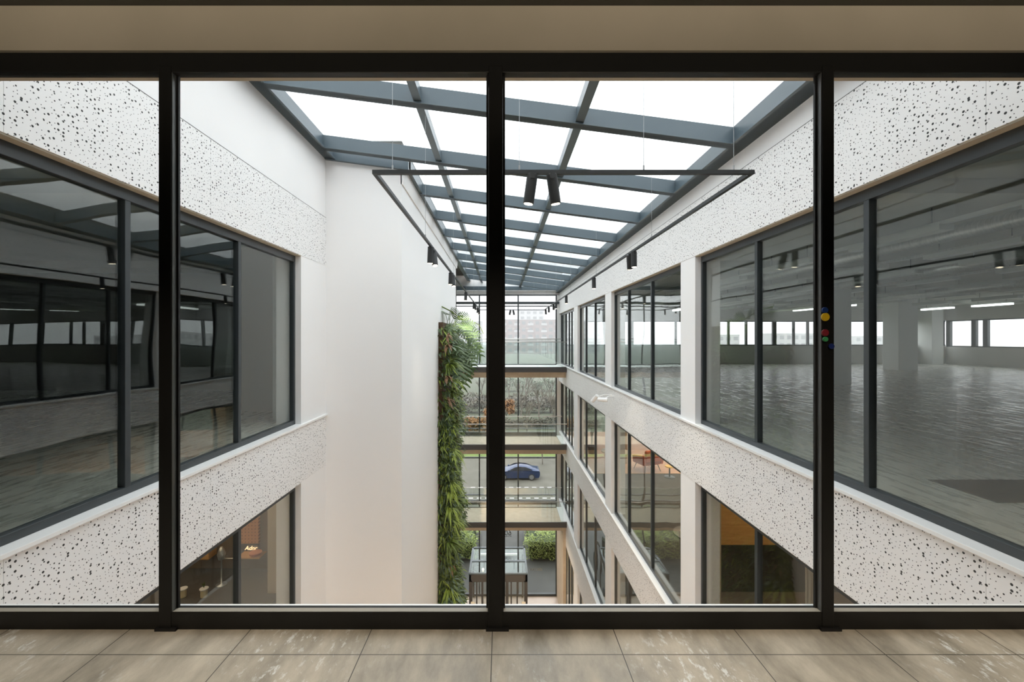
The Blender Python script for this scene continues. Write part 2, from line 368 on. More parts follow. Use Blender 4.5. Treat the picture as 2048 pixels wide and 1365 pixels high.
struct('trim_2', MB().box(xa, xb, 2.185, NEARY, .02, .052), M_sill, 'thin white ledge along the bottom outside the black window', 'ledge')
struct('trim_3', MB().box(xa, xb, 2.20, NEARY-.004, 2.795, 2.87), M_soff, 'soffit strip outside the head of the black window, coloured for warm shade', 'soffit')
m = MB().box(xa-.4, xb+.4, 2.10, NEARY, 3.085, 5.2).box(xa, xb, 2.16, NEARY-.01, -13.2, .02)
m.box(xa, xb, 2.19, NEARY, 2.87, 3.09)
struct('wall_near', m, M_white)

# magnets on the right-hand post
for u, v, r, c, nm, lab in ((1648, 621, 6, (.015, .05, .22), 'blue', 'blue round magnet at the top of the row on the black post'),
                    (1649, 634.5, 8, (.80, .52, .02), 'yellow', 'yellow round magnet, the largest on the black post'),
                    (1648.5, 666, 7, (.22, .02, .03), 'red', 'dark red round magnet on the black post above the green one'),
                    (1649, 679, 5, (.05, .30, .11), 'green', 'small green round magnet on the black post'),
                    (1661, 693, 5.5, (.012, .025, .14), 'navy', 'dark blue round magnet, lowest on the black post')):
    p = P(u, v, 2.114); rr = r/F*2.114; mt = principled('magnet_'+nm, c, .3)
    mb = MB(); mb.lathe([(rr*.92, 0), (rr, .002), (rr, .008), (rr*.9, .0105), (rr*.5, .0105)], 24)
    ob = mb.build('magnet', mt, smooth=False); ob.location = (p.x, 2.114, p.z); ob.rotation_euler = (R(90), 0, 0)
    tag(ob, lab, 'magnet', 'magnets on the black window post')

# ------------------------------------------------------------------ atrium side walls
LV = ['top floor', 'first floor down', 'second floor down', 'lobby floor']
band_lab = {('R', 0): 'white perforated band above the top floor windows on the right', ('R', 1): 'white perforated band below the top floor windows on the right',
            ('R', 2): 'second white perforated band down on the right wall', ('R', 3): 'lowest white band visible on the right wall',
            ('L', 0): 'white perforated band above the top floor windows on the left', ('L', 1): 'white perforated band below the top floor windows on the left',
            ('L', 2): 'lower white perforated band on the left wall', ('L', 3): 'lowest white band on the left wall'}
bands = [(2.83, 3.74), (-.965, -.02), (-4.755, -3.80), (-9.05, -7.60)]
for side in 'RL':
    for k, (z0, z1) in enumerate(bands):
        mb = MB()
        if side == 'R': y1 = YF; xs = (XR, XR+.10)
        else: y1 = YC; xs = (XL-.10, XL)
        ys = [NEARY, 2.862]; 
        while ys[-1]+2.04 < y1-.3: ys.append(ys[-1]+2.04)
        ys.append(y1)
        for a, b in zip(ys[:-1], ys[1:]): mb.box(xs[0], xs[1], a+.0015, b-.0015, z0, z1)
        mb.box(xs[0]+.01, xs[1]-.01, ys[0], ys[-1], z0+.01, z1-.002)
        struct('wall_%s_band_%d' % ('right' if side == 'R' else 'left', k+1), mb, M_perf, band_lab[(side, k)], 'wall cladding')
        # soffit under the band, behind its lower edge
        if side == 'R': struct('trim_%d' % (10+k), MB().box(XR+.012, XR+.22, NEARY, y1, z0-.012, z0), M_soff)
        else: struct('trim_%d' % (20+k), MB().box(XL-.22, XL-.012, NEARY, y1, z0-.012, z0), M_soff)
# thin shadow gap along the top of the upper bands
M_gap = principled('dark_joint', (.10, .10, .10), .8)
struct('trim_51', MB().box(XR-.001, XR+.02, NEARY, YF, 3.738, 3.745), M_gap); struct('trim_52', MB().box(XL-.02, XL+.001, NEARY, YC, 3.738, 3.745), M_gap)
# white sills
for k in range(3):
    zb = WBOT[k]
    struct('trim_%d' % (30+k), MB().box(XR-.035, XR+.12, NEARY, YF-.2, zb-.035, zb), M_sill, 'white window sill on the right wall, level %d from the top' % (k+1), 'sill', bevel=.003)
    struct('trim_%d' % (40+k), MB().box(XL-.12, XL+.035, NEARY, YC, zb-.035, zb), M_sill, 'white window sill on the left wall, level %d from the top' % (k+1), 'sill', bevel=.003)

# right wall: piers and the plain strip up to the skylight
mb = MB()
piers = [(7.17, 7.75), (12.66, 13.40), (18.24, 19.18)]
for a, b in piers:
    for k in range(4): mb.box(XR+.005, XR+.42, a, b, WBOT[k]-.02, WTOP[k]+.02)
mb.hexa([(XR+.012, NEARY, 3.738), (XR+.2, NEARY, 3.738), (XR+.2, YF, 3.738), (XR+.012, YF, 3.738),
         (XR+.012, NEARY, 4.24), (XR+.2, NEARY, 4.24), (XR+.2, YF, 4.24), (XR+.012, YF, 4.24)])
struct('wall_right', mb, M_white, 'white piers and upper strip of the right atrium wall', 'wall')
mb = MB()
for k in range(4): mb.box(XL-.42, XL-.005, 7.12, YC, WBOT[k]-.02, WTOP[k]+.02)
mb.box(XL-.2, XL-.012, NEARY, YC, 3.738, 5.15)
struct('wall_left', mb, M_white, 'white pier and upper part of the left atrium wall', 'wall')
# lift core
mb = MB().box(XL-.3, XC, YC, YC+.25, -13.15, 5.1).box(XC-.25, XC, YC+.25, YCE, -13.15, 5.1).box(-6.2, XC, YCE-.25, YCE, -13.15, 5.1)
struct('wall_core', mb, M_white, 'tall plain white wall block beside the living wall', 'wall')
struct('wall_left_end', MB().box(-5.2, -5.0, YCE, YF+.3, -13.15, 5.1), M_white)
mb = MB().box(-5.2, XR+.2, YF-.02, YF+.28, 4.36, 5.4).box(-5.2, XR+.2, YF-.02, YF+.28, 3.90, 4.15)
struct('wall_far', mb, M_white)
# opaque roofs around the skylight
mb = MB().box(-20.5, XL-.10, -5.2, 12, 3.5, 3.75).box(-20.5, XC-.02, YC+.1, YF+.5, 5.0, 5.25).box(XR+.02, 25.6, -5.2, YF+.5, 4.2, 4.4).box(-20.5, 25.6, -5.2, 2.12, 3.4, 3.7)
mb.box(XL-.5, XR+.2, -5.2, 2.12, 3.6, 3.7)
struct('roof', mb, M_dark)

# ------------------------------------------------------------------ glazed openings in the side walls
wn = [2]
def side_window(side, bay, k, label):
    y0, y1, mul = bay; s = 1 if side == 'R' else -1
    xf = (XR if s > 0 else XL)+s*.10; zb, zt = WBOT[k], WTOP[k]
    e = empty('window_%d' % wn[0], (xf, (y0+y1)/2, zb), label, 'window', kind='structure'); wn[0] += 1
    def bx(y0, y1, z0, z1, d0=0, d1=.075):
        a, b = sorted((xf+s*d0, xf+s*d1)); return (a, b, y0, y1, z0, z1)
    mb = MB().box(*bx(y0, y1, zb, zb+.07)).box(*bx(y0, y1, zt-.115, zt)).box(*bx(y0, y0+.05, zb+.07, zt-.115)).box(*bx(y1-.05, y1, zb+.07, zt-.115))
    part(mb, 'frame', M_frame, e, bevel=.004)
    for ym in mul: part(MB().box(*bx(ym-.03, ym+.03, zb+.07, zt-.115)), 'mullion', M_frame, e, bevel=.004)
    ed = [y0+.05]+[q for ym in mul for q in (ym-.03, ym+.03)]+[y1-.05]
    for a, b in zip(ed[0::2], ed[1::2]): part(MB().box(*bx(a-.01, b+.01, zb+.06, zt-.105, .035, .047)), 'glass_pane', M_glass, e)
    return e
ordn = ['nearest', 'second', 'third', 'farthest']
for k, nm in enumerate(LV):
    for j, bay in enumerate(BAYS):
        if (k == 2 and j == 0) or (k == 3 and j < 2): continue
        side_window('R', bay, k, '%s dark framed window bay on the right wall, %s' % (ordn[j], nm))
for k in (0, 1):
    side_window('L', (2.30, 7.12, [3.93, 5.61]), k, 'dark framed window bay on the left wall, %s' % LV[k])

# ------------------------------------------------------------------ skylight
sk = empty('roof_skylight', (0, 0, 4.4), 'sloping glass skylight with dark steel rafters over the atrium', 'skylight')
def sl(x0, x1, y0, y1, a, b):
    return [(x0, y0, roofz(x0)+a), (x1, y0, roofz(x1)+a), (x1, y1, roofz(x1)+a), (x0, y1, roofz(x0)+a), (x0, y0, roofz(x0)+b), (x1, y0, roofz(x1)+b), (x1, y1, roofz(x1)+b), (x0, y1, roofz(x0)+b)]
RAF = [3.80+1.92*i for i in range(11)]
BAR = [-1.114, 1.036]
for y in RAF:
    x0 = XL+.08 if y < YC+.2 else XC+.08
    part(MB().hexa(sl(x0, XR-.08, y-.055, y+.055, 0, .235)).hexa(sl(x0, XR-.08, y-.075, y+.075, 0, .022)), 'rafter', M_steel, sk)
for b in BAR: part(MB().hexa(sl(b-.04, b+.04, NEARY, YF, .035, .225)).hexa(sl(b-.055, b+.055, NEARY, YF, .03, .05)), 'glazing_bar', M_steel, sk)
part(MB().hexa(sl(XR-.16, XR+.02, NEARY, YF, 0, .25)).hexa(sl(XR-.20, XR-.0, NEARY, YF, 0, .03)), 'edge_beam', M_steel, sk)
part(MB().hexa(sl(XL-.02, XL+.16, NEARY, YC+.2, 0, .25)).hexa(sl(XL, XL+.2, NEARY, YC+.2, 0, .03)), 'edge_beam', M_steel, sk)
part(MB().hexa(sl(XC-.05, XC+.14, YC, YF, .02, .25)).hexa(sl(XL, XC+.14, YC-.07, YC+.14, -.02, .25)), 'edge_beam', M_steel, sk)
edg = [NEARY]+RAF+[YF]
for i in range(len(edg)-1):
    xs = [XL+.02 if edg[i+1] < YC+.2 else XC+.02]+BAR+[XR-.02]
    for j in range(3): part(MB().hexa(sl(xs[j], xs[j+1]-.004, edg[i]+.002, edg[i+1]-.002, .24, .26)), 'glass_pane', M_sky, sk)
# white upstand over the core edge
struct('trim_50', MB().hexa([(XC-.02, YC-.0, 4.38), (XC+.02, YC, 4.38), (XC+.02, YCE, 4.38), (XC-.02, YCE, 4.38), (XC-.02, YC, 4.68), (XC+.06, YC, 4.68), (XC+.06, YCE, 4.68), (XC-.02, YCE, 4.68)]), M_white)

# ------------------------------------------------------------------ far facade
fx = [-5.0, -3.44, -1.25, .946, 3.10]
fw = empty('window_%d' % wn[0], (0, YF, -13.15), 'full height glazed facade with thin dark mullions at the far end', 'window', kind='structure'); wn[0] += 1
for x in fx[1:]: part(MB().box(x-.035, x+.035, YF-.06, YF+.08, -13.15, 3.9), 'mullion', M_frame, fw)
for z0, z1, d in ((3.38, 3.50, .25), (3.24, 3.29, .05), (3.86, 3.92, .05), (-.22, 0.0, .08), (-4.10, -3.86, .08), (-7.97, -7.73, .08), (-13.15, -13.03, .08), (-3.70, -3.66, .05), (-7.45, -7.41, .05)):
    part(MB().box(-5.0, XR+.1, YF-d, YF+.06, z0, z1), 'transom', M_frame, fw)
part(MB().box(-5.0, XR+.02, YF-.3, YF-.06, 4.15, 4.36), 'head_beam', M_steel, fw)
part(MB().box(3.135, XR+.12, YF-.1, YF+.1, -13.15, 3.9), 'jamb', M_sill, fw)
lev = [-13.03, -7.97, -7.73, -4.10, -3.86, -.22, 0, 3.24, 3.29, 3.86]
for x0, x1 in zip(fx[:-1], fx[1:]):
    for z0, z1 in zip(lev[0::2], lev[1::2]): part(MB().box(x0+.035, x1-.035, YF, YF+.012, z0, z1), 'glass_pane', M_own, fw)

# house number and lettering on the glass, seen from behind
def text(s, name, mat, loc, size, mirror=True, parent=None, rot=(R(90), 0, 0), ext=.002, shear=0):
    c = bpy.data.curves.new(name, 'FONT'); c.body = s; c.size = size; c.extrude = ext; c.align_x = 'CENTER'; c.shear = shear
    tmp = bpy.data.objects.new(name+'_tmp', c); COL.objects.link(tmp)
    dg = bpy.context.evaluated_depsgraph_get(); me = bpy.data.meshes.new_from_object(tmp.evaluated_get(dg))
    bpy.data.objects.remove(tmp)
    if mirror:
        for v in me.vertices: v.co.x *= -1
    me.materials.clear(); me.materials.append(mat)
    ob = bpy.data.objects.new(name, me); COL.objects.link(ob); ob.location = loc; ob.rotation_euler = rot
    if parent: ob.parent = parent
    return ob
p = P(1016, 1076, YF)
t = text('60', 'house_number', M_lettr, (p.x, YF-.012, p.z+.14), .40); tag(t, 'mirrored house number 60 on the glass above the entrance', 'sign')
t2 = text('ENTREE', 'number_caption', M_lettr, (0, -.10, 0), .11, mirror=True, parent=t, rot=(0, 0, 0))
p = P(1072, 1142, YF)
tag(text('BBOXV', 'glass_lettering', M_letf, (p.x, YF-.012, p.z), .22), 'faint mirrored lettering on the glass right of the entrance box', 'sign')

# ------------------------------------------------------------------ walkways in front of the far facade
WY0, WY1 = 21.2, 23.1
for k in range(3):
    z = FL[k]
    wk = empty('walkway', (0, WY0, z), ['top floor walkway across the far end of the atrium', 'middle walkway across the far end of the atrium', 'lowest walkway above the entrance box'][k], 'walkway', 'walkways across the far end')
    part(MB().box(-5.0, XR, WY0+.06, WY1, z-.2, z), 'deck', M_tan if k else M_white, wk)
    part(MB().box(-5.0, XR-.0, WY0, WY0+.06, z-.25, z+.015), 'fascia', M_fascia, wk, bevel=.004)
    part(MB().box(-5.0, XR, WY0+.35, WY0+.6, z-.545, z-.2), 'beam', M_tan, wk)
    part(MB().box(-5.0, XR-.0, WY1, WY1+.05, z-.2, z+.03), 'edge_trim', M_fascia, wk)
    h = 1.26 if k == 0 else 1.03
    for y, hh in ((WY0+.03, h), (WY1-.03, h+.15 if k == 0 else 1.08)):
        bl = part(MB().box(-5.0, 3.08, y-.008, y+.008, z+.015, z+hh-.02), 'balustrade_glass', M_rail, wk)
        part(MB().tube([(-5.0, y, z+hh), (XR, y, z+hh)], .018, 8), 'handrail', M_railbar, wk, smooth=True)
    part(MB().box(2.98, XR+.02, WY0+.06, WY1, z, z+.04), 'threshold', M_sill, wk)

# glazed entrance box at ground level
z0 = -13.15; zt = -10.37
vx0, vx1, vy0, vy1 = (938-U0)/F*21.4, (1055-U0)/F*21.4, 21.4, YF-.1
eb = empty('entrance_box', (0, vy0, z0), 'dark framed glass entrance box standing on the lobby floor', 'vestibule')
fr = MB()
for x in (vx0, vx1-.16):
    part(MB().box(x, x+.16, vy0, vy0+.16, z0, zt-.35), 'post', M_fascia, eb)
    part(MB().box(x, x+.10, vy1-.1, vy1, z0, zt-.35), 'post', M_fascia, eb)
part(MB().box(vx0, vx1, vy0, vy0+.12, zt-.42, zt-.04).box(vx0, vx0+.1, vy0, vy1, zt-.35, zt-.04).box(vx1-.1, vx1, vy0, vy1, zt-.35, zt-.04), 'header', M_fascia, eb)
rf = MB().box(vx0-.02, vx1+.02, vy0-.02, vy0+.06, zt-.04, zt+.03).box(vx0-.02, vx1+.02, vy1-.12, vy1, zt-.04, zt+.03).box(vx0-.02, vx0+.07, vy0, vy1, zt-.04, zt+.03).box(vx1-.07, vx1+.02, vy0, vy1, zt-.04, zt+.03).box(vx0, vx1, 22.55, 22.7, zt-.04, zt+.02)
part(rf, 'roof_frame', M_steel, eb)
part(MB().box(vx0+.07, vx1-.07, vy0+.06, vy1-.1, zt-.02, zt), 'roof_glass', glass('canopy_glass', .045, (.8, .86, .84)), eb)
for x0_, x1_ in ((vx0+.35, vx0+.42), (vx0+.95, vx0+1.10), (vx1-1.10, vx1-.95), (vx1-.55, vx1-.48), (vx0+.62, vx0+.72), (vx1-.85, vx1-.78)):
    part(MB().box(x0_, x1_, vy0+.03, vy0+.1, z0, zt-.42), 'door_stile', M_fascia, eb)
part(MB().box(vx0+.16, vx1-.16, vy0+.05, vy0+.065, z0, zt-.42), 'door_glass', M_glass, eb)
for x in (vx0+.10, vx1-.30):
    tag(MB().hexa([(x, 20.4, z0), (x+.2, 20.4, z0), (x+.2, 21.3, z0), (x, 21.3, z0), (x, 20.4, z0+1.0), (x+.2, 20.4, z0+1.0), (x+.2, 21.3, z0+1.45), (x, 21.3, z0+1.45)]).build('gate_pillar', M_beigep, bevel=.02),
        'beige gate pillar in front of the %s post of the entrance box' % ('left-hand' if x < 0 else 'right-hand'), 'gate pillar', 'pillars before the entrance box')
p = P(966, 1138, 21.7)
bb = MB().lathe([(.03, 0), (.05, .03), (.03, .07)], 12).build('ceiling_spot', M_lens, smooth=True); bb.location = (p.x, 21.75, zt+.0)
tag(bb, 'small bright spot on the glass roof of the entrance box', 'lamp')
struct('floor_lobby', MB().box(-20, 14, -3, YF+.1, -13.4, z0), M_lobby)
# orange timber reveal right of the entrance
struct('trim_60', MB().box(3.12, 3.27, YF-2.6, YF-.12, z0, -8.2), M_tan, 'tan timber lined reveal at the right end of the lobby glazing', 'reveal')

# ------------------------------------------------------------------ living wall with monstera
lw = empty('living_wall', (XC, 15.4, -13.15), 'tall planted green wall beside the white block', 'living wall')
GY0, GY1, GZ1 = 12.86, 17.9, 1.93
part(MB().box(XC, XC+.13, GY0, GY1, -13.15, GZ1), 'felt_backing', M_soil, lw)
def rdir(up=.2):
    a = rnd.uniform(-1.2, 1.2); return Vector((math.cos(a), math.sin(a)*.9-.25, rnd.uniform(-.9, .45)+up))
specs = [('ivy_cover', M_dgreen, 5200, .12, .07), ('fern_cover', M_mgreen, 4200, .16, .045), ('creeping_cover', M_ggreen, 1300, .14, .05), ('grass_cover', M_lgreen, 900, .20, .03)]
for nm, mt, cnt, ln, wd in specs:
    mb = MB()
    for i in range(cnt):
        z = rnd.uniform(-13.1, GZ1-.1)
        bare = z > -.6
        if bare and rnd.random() < .65: continue
        y = GY0+(GY1-GY0)*rnd.random()**1.3
        lump = .18+.16*math.sin(z*1.7+y)+.1*math.sin(z*3.9-y*2)
        x = XC+.10+rnd.random()*max(.06, lump)*(.5 if bare else 1)
        mb.leaf((x, y, z), rdir(), (rnd.uniform(-.5, 1), rnd.uniform(-1, .5), 1), ln*rnd.uniform(.6, 1.4), wd*rnd.uniform(.7, 1.3), .4)
    for i in range(cnt//3):
        z = rnd.uniform(-13.1, GZ1-.1)
        if z > -.9 and rnd.random() < .75: continue
        mb.leaf((XC+rnd.uniform(.0, .45), GY0-rnd.uniform(-.02, .12), z), (rnd.uniform(-.5, 1), rnd.uniform(-1, -.1), rnd.uniform(-.9, .4)), (rnd.uniform(-.5, .5), -1, .6), ln*rnd.uniform(.6, 1.4), wd*rnd.uniform(.7, 1.3), .4)
    o_ = part(mb, nm, mt, lw); tag(o_, kind='stuff')
def tuft(n, ln, wd, droop, seed, mat, name):
    r2 = random.Random(seed); mb = MB()
    for i in range(n):
        a = r2.uniform(-1.5, 1.5); d = Vector((math.cos(a)*r2.uniform(.5, 1), math.sin(a)*.8-.2, r2.uniform(-.1, 1.0)))
        mb.leaf((0, 0, 0), d, (0, 0, 1), ln*r2.uniform(.6, 1.15), wd, droop)
    return mb.build(name, mat)
kinds = [tuft(46, .55, .022, .95, 1, M_lgreen, 'spider_plant'), tuft(34, .48, .05, .55, 2, M_mgreen, 'fern_clump'), tuft(24, .42, .09, .5, 3, M_ggreen, 'broadleaf_clump'), tuft(16, .30, .06, .7, 4, M_brnleaf, 'dry_clump')]
firsts = set()
plan = [(0, 906, 905, 13.4), (0, 912, 960, 13.5), (0, 905, 985, 13.2), (0, 908, 1040, 13.6), (1, 918, 935, 14.2), (1, 918, 850, 14.4), (1, 913, 790, 14.0), (0, 912, 765, 14.2), (2, 900, 770, 13.3),
        (1, 915, 880, 14.2), (1, 920, 1000, 14.5), (1, 918, 1080, 14.3), (2, 915, 1110, 14.2), (1, 925, 1135, 14.6), (2, 905, 1150, 13.5), (2, 895, 1185, 13.2), (1, 925, 1160, 14.5), (2, 915, 1190, 14), (1, 900, 1075, 13.3),
        (3, 884, 700, 13.0), (3, 888, 760, 13.1), (3, 885, 680, 13.0), (3, 890, 1130, 13.1), (3, 884, 805, 13.0), (0, 897, 1165, 13.4), (1, 905, 830, 13.7), (0, 905, 1010, 13.4), (1, 924, 960, 15), (1, 922, 1040, 15), (2, 905, 700, 13.4), (1, 900, 735, 13.4)]
for j, (k, u, v, Y) in enumerate(plan):
    src = kinds[k]; z = CH+(V0-v)/F*Y
    ob = src if k not in firsts else src.copy()
    if k in firsts: COL.objects.link(ob)
    firsts.add(k)
    ob.parent = lw; ob.location = (.30, Y-15.4-rnd.uniform(.2, .6), z+13.15+.1); ob.rotation_euler = (rnd.uniform(-.3, .3), 0, rnd.uniform(-.5, .3)); s_ = rnd.uniform(.85, 1.3); ob.scale = (s_,)*3
# monstera: leaves with deep cuts
def monstera_leaf(mb, base, d, nrm, size):
    d = Vector(d).normalized(); nrm = Vector(nrm); nrm = (nrm-d*nrm.dot(d)).normalized(); sd = d.cross(nrm); base = Vector(base)
    N = 7
    def pt(t, s_, wv): return base+d*size*t+sd*s_*wv*size-Vector((0, 0, 1))*size*(.35*t*t+.25*wv*wv)
    for side in (-1, 1):
        for i in range(N):
            t0 = i/N; t1 = (i+.62)/N
            wv = .52*math.sin(math.pi*min(1, (t0+.16)/1.12))**.7+.03
            sweep = .20
            a = len(mb.v)
            mb.v += [tuple(pt(t0, side, 0)), tuple(pt(t1+.1/N, side, 0)), tuple(pt(t0+sweep*.5, side, wv*.6)), tuple(pt(t1+sweep*.5, side, wv*.6)), tuple(pt(t0+sweep*1.1, side, wv)), tuple(pt(t1+sweep*.9, side, wv*.97))]
            mb.f += [(a, a+1, a+3, a+2), (a+2, a+3, a+5, a+4)]
mo = empty('monstera_plant', (XC+.2, 14.2, 1.4), 'large split leaf monstera overhanging the top of the living wall', 'plant')
root = Vector((XC+.15, 14.2, 1.5))
leaves = [(888, 618, 13.7), (900, 622, 14), (912, 622, 14.3), (925, 628, 14.5), (935, 640, 14.6), (945, 655, 14.7), (940, 668, 14.2), (930, 655, 14.0), (918, 648, 13.8), (950, 690, 14.6), (938, 700, 14.3), (925, 690, 14.0),
          (912, 685, 13.7), (905, 665, 13.6), (940, 715, 14.6), (928, 725, 14.3), (918, 730, 14.1), (912, 745, 14), (925, 745, 14.3), (948, 675, 15), (900, 640, 13.6), (930, 705, 14.8), (905, 710, 13.7), (936, 735, 14.9), (915, 700, 14.6), (922, 640, 15), (910, 655, 14.8), (895, 650, 13.5)]
stem = MB()
for i, (u, v, Y) in enumerate(leaves):
    p = P(u, v, Y); d = (p-root); d.z -= .25; d.y -= .3
    if d.length < .05: d = Vector((1, 0, 0))
    d.normalize()
    mb = MB(); sz = rnd.uniform(.50, .72)
    st = p-d*sz*.5
    monstera_leaf(mb, st, d+Vector((rnd.uniform(-.2, .2), rnd.uniform(-.5, .1), rnd.uniform(-.3, .1))), (rnd.uniform(-.1, .4), -.75, .75), sz)
    part(mb, 'leaf', M_monst, mo)
    pe = MB(); pe.tube([root+Vector((0, rnd.uniform(-.4, .4), rnd.uniform(-.5, .1))), (root+st)/2+Vector((0, 0, .15)), st], [.014, .011, .008], 5); part(pe, 'petiole', M_mgreen, mo)
stem.tube([P(948, 645, 14.8), P(958, 650, 14.8), P(962, 658, 14.8), P(967, 668, 14.8)], .012, 5)
part(stem, 'aerial_root', M_mgreen, mo); stem = MB()
stem.tube([P(880, 612, 13.5), P(900, 622, 13.9), P(925, 640, 14.3)], .02, 6)
part(stem, 'stem', M_mgreen, mo)

# ------------------------------------------------------------------ suspended light track with spotlights
TZ = CH+1.40; TY0, TY1 = 3.60, 21.0; TX0, TX1 = -1.07, 2.11
tr = empty('light_track', ((TX0+TX1)/2, TY0, TZ), 'large black rectangular lighting track hung under the skylight', 'lighting track')
b_ = .017
part(MB().box(TX0-b_, TX1+b_, TY0-b_, TY0+b_, TZ-b_, TZ+b_), 'bar', M_track, tr)
part(MB().box(TX0-b_, TX1+b_, TY1-b_, TY1+b_, TZ-b_, TZ+b_), 'bar', M_track, tr)
part(MB().box(TX0-b_, TX0+b_, TY0+b_, TY1-b_, TZ-b_, TZ+b_), 'bar', M_track, tr)
part(MB().box(TX1-b_, TX1+b_, TY0+b_, TY1-b_, TZ-b_, TZ+b_), 'bar', M_track, tr)
for x, y in [(TX0+.15, TY0), (TX1-.15, TY0), (.15, TY0), (1.2, TY0), (.3, TY1), (1.6, TY1)]+[(x, y) for x in (TX0, TX1) for y in (6.0, 9.5, 13, 16.5, 20)]:
    part(MB().tube([(x, y, TZ), (x, y, roofz(x)+.02)], .0022, 5).tube([(x, y, TZ+.01), (x, y, TZ+.06)], .007, 6), 'cable', M_cable, tr)
def make_spot():
    e = empty('track_spotlight')
    e2 = MB().box(-.02, .02, -.05, .05, -.05, 0).tube([(0, 0, -.05), (0, 0, -.09)], .012, 8).build('adapter', M_track, e)
    h = MB().tube([(0, 0, .03), (0, 0, .025), (0, 0, -.21), (0, 0, -.215)], [.040, .0455, .0455, .042], 20).build('housing', M_spot, e, smooth=False)
    MB().lathe([(.002, -.004), (.036, -.004), (.036, 0), (.002, 0)], 20).build('lens', M_lens, h).location = (0, 0, -.216)
    return e
proto = make_spot(); first = [True]
def spot(x, y, tx, ty, label):
    e = proto if first[0] else copy_tree(proto); first[0] = False
    e.location = (x, y, TZ-.017)
    for ch in e.children:
        if ch.name.startswith('housing'): ch.location = (0, 0, -.03); ch.rotation_euler = (tx, ty, 0)
    tag(e, label, 'spotlight', 'black spotlights on the suspended track'); return e
spot((1064-U0)/F*TY0, TY0, R(4), R(8), 'black cylinder spotlight on the front bar, nearer the black post')
spot((1104-U0)/F*TY0, TY0, R(6), R(-9), 'black cylinder spotlight on the front bar, farther from the black post')
for y, lab, tx in ((6.45, 'nearest spotlight on the bar beside the white block', 5), (6.75, 'second spotlight on the bar beside the white block', -12), (9.0, 'third spotlight on the bar beside the white block', 4), (9.4, 'fourth spotlight on the bar beside the white block', -10),
               (12.8, 'spotlight on the left bar just above the monstera', 5), (16.6, 'dark spotlight on the left bar beyond the monstera', 6), (17.4, 'sixth spotlight back along the left bar, far end', -6), (19.2, 'last but one spotlight on the left bar', 4), (20.4, 'spotlight at the far corner of the left bar', 8)):
    spot(TX0, y, R(tx), R(tx*.6), lab)
for y, lab, tx in ((6.8, 'nearest spotlight on the bar beside the right wall', 3), (7.05, 'tilted spotlight paired with the nearest one on the right bar', 18), (9.75, 'spotlight alone on the right bar, second group', 2), (13.9, 'spotlight midway along the right bar', 2), (16.5, 'fifth spotlight along the right bar', -5), (17.3, 'sixth spotlight along the right bar', 6), (19.0, 'seventh spotlight along the right bar', 0), (20.4, 'spotlight at the far corner of the right bar', 12)):
    spot(TX1, y, R(tx), R(-tx*.5), lab)
spot(.44, TY1, R(5), R(12), 'spotlight on the far bar, nearer the black post'); spot(.58, TY1, R(5), R(-12), 'spotlight on the far bar, farther from the black post')
# beams of the spotlights near the plants and the front pair
def beam(loc, target, power, ang=38, blend=.4):
    l = bpy.data.lights.new('spot_beam', 'SPOT'); l.energy = power; l.color = (1, .88, .68); l.spot_size = R(ang); l.spot_blend = blend; l.shadow_soft_size = .03
    ob = bpy.data.objects.new('spot_beam', l); COL.objects.link(ob); ob.location = loc
    ob.rotation_euler = (Vector(target)-Vector(loc)).to_track_quat('-Z', 'Y').to_euler()
beam((TX0, 12.8, TZ-.27), (XC+.75, 14.3, 1.75), 1100, 36)
beam((TX0, 16.6, TZ-.27), (XC+.2, 14.9, -1.5), 250, 40)
beam((.26, TY0, TZ-.27), (.1, 4.2, -13), 500, 40); beam((.42, TY0, TZ-.27), (.7, 4.2, -13), 500, 40)
beam((TX0, 6.5, TZ-.27), (-1.9, 8.0, -8), 70, 60, 1); beam((TX0, 9.1, TZ-.27), (-1.9, 12, -8), 70, 60, 1)
beam((TX1, 6.9, TZ-.27), (3.0, 8.0, -10), 160, 45); beam((TX1, 9.8, TZ-.27), (3.0, 12, -10), 160, 45)

# white wall spotlights on the right band
for j, (u, v, du, dv, lab) in enumerate(((1190, 797, 9, -8, 'small white cylinder spotlight tilted downward on the right white band'), (1206, 800, 10, 0, 'small white cylinder spotlight pointing level on the right white band'))):
    Y = 12.6-j*.3; p = P(u, v, Y); e = empty('wall_spotlight', p, lab, 'spotlight', 'white spotlights on the right band')
    d = Vector((du*.6, -abs(du)*.9, -dv*1.2)).normalized() if j == 0 else Vector((1, -.5, 0)).normalized()
    MB().tube([-d*.15, -d*.145, d*.13, d*.135], [.05, .058, .058, .05], 18).build('housing', M_sill, e, smooth=False)
    q = Vector((XR-p.x, 0, .03))
    MB().tube([(0, 0, 0), (q.x*.5, 0, .1), (q.x, 0, .1)], .014, 8).tube([(q.x, 0, .1), (q.x, 0, -.06)], .012, 8).build('bracket', M_sill, e)

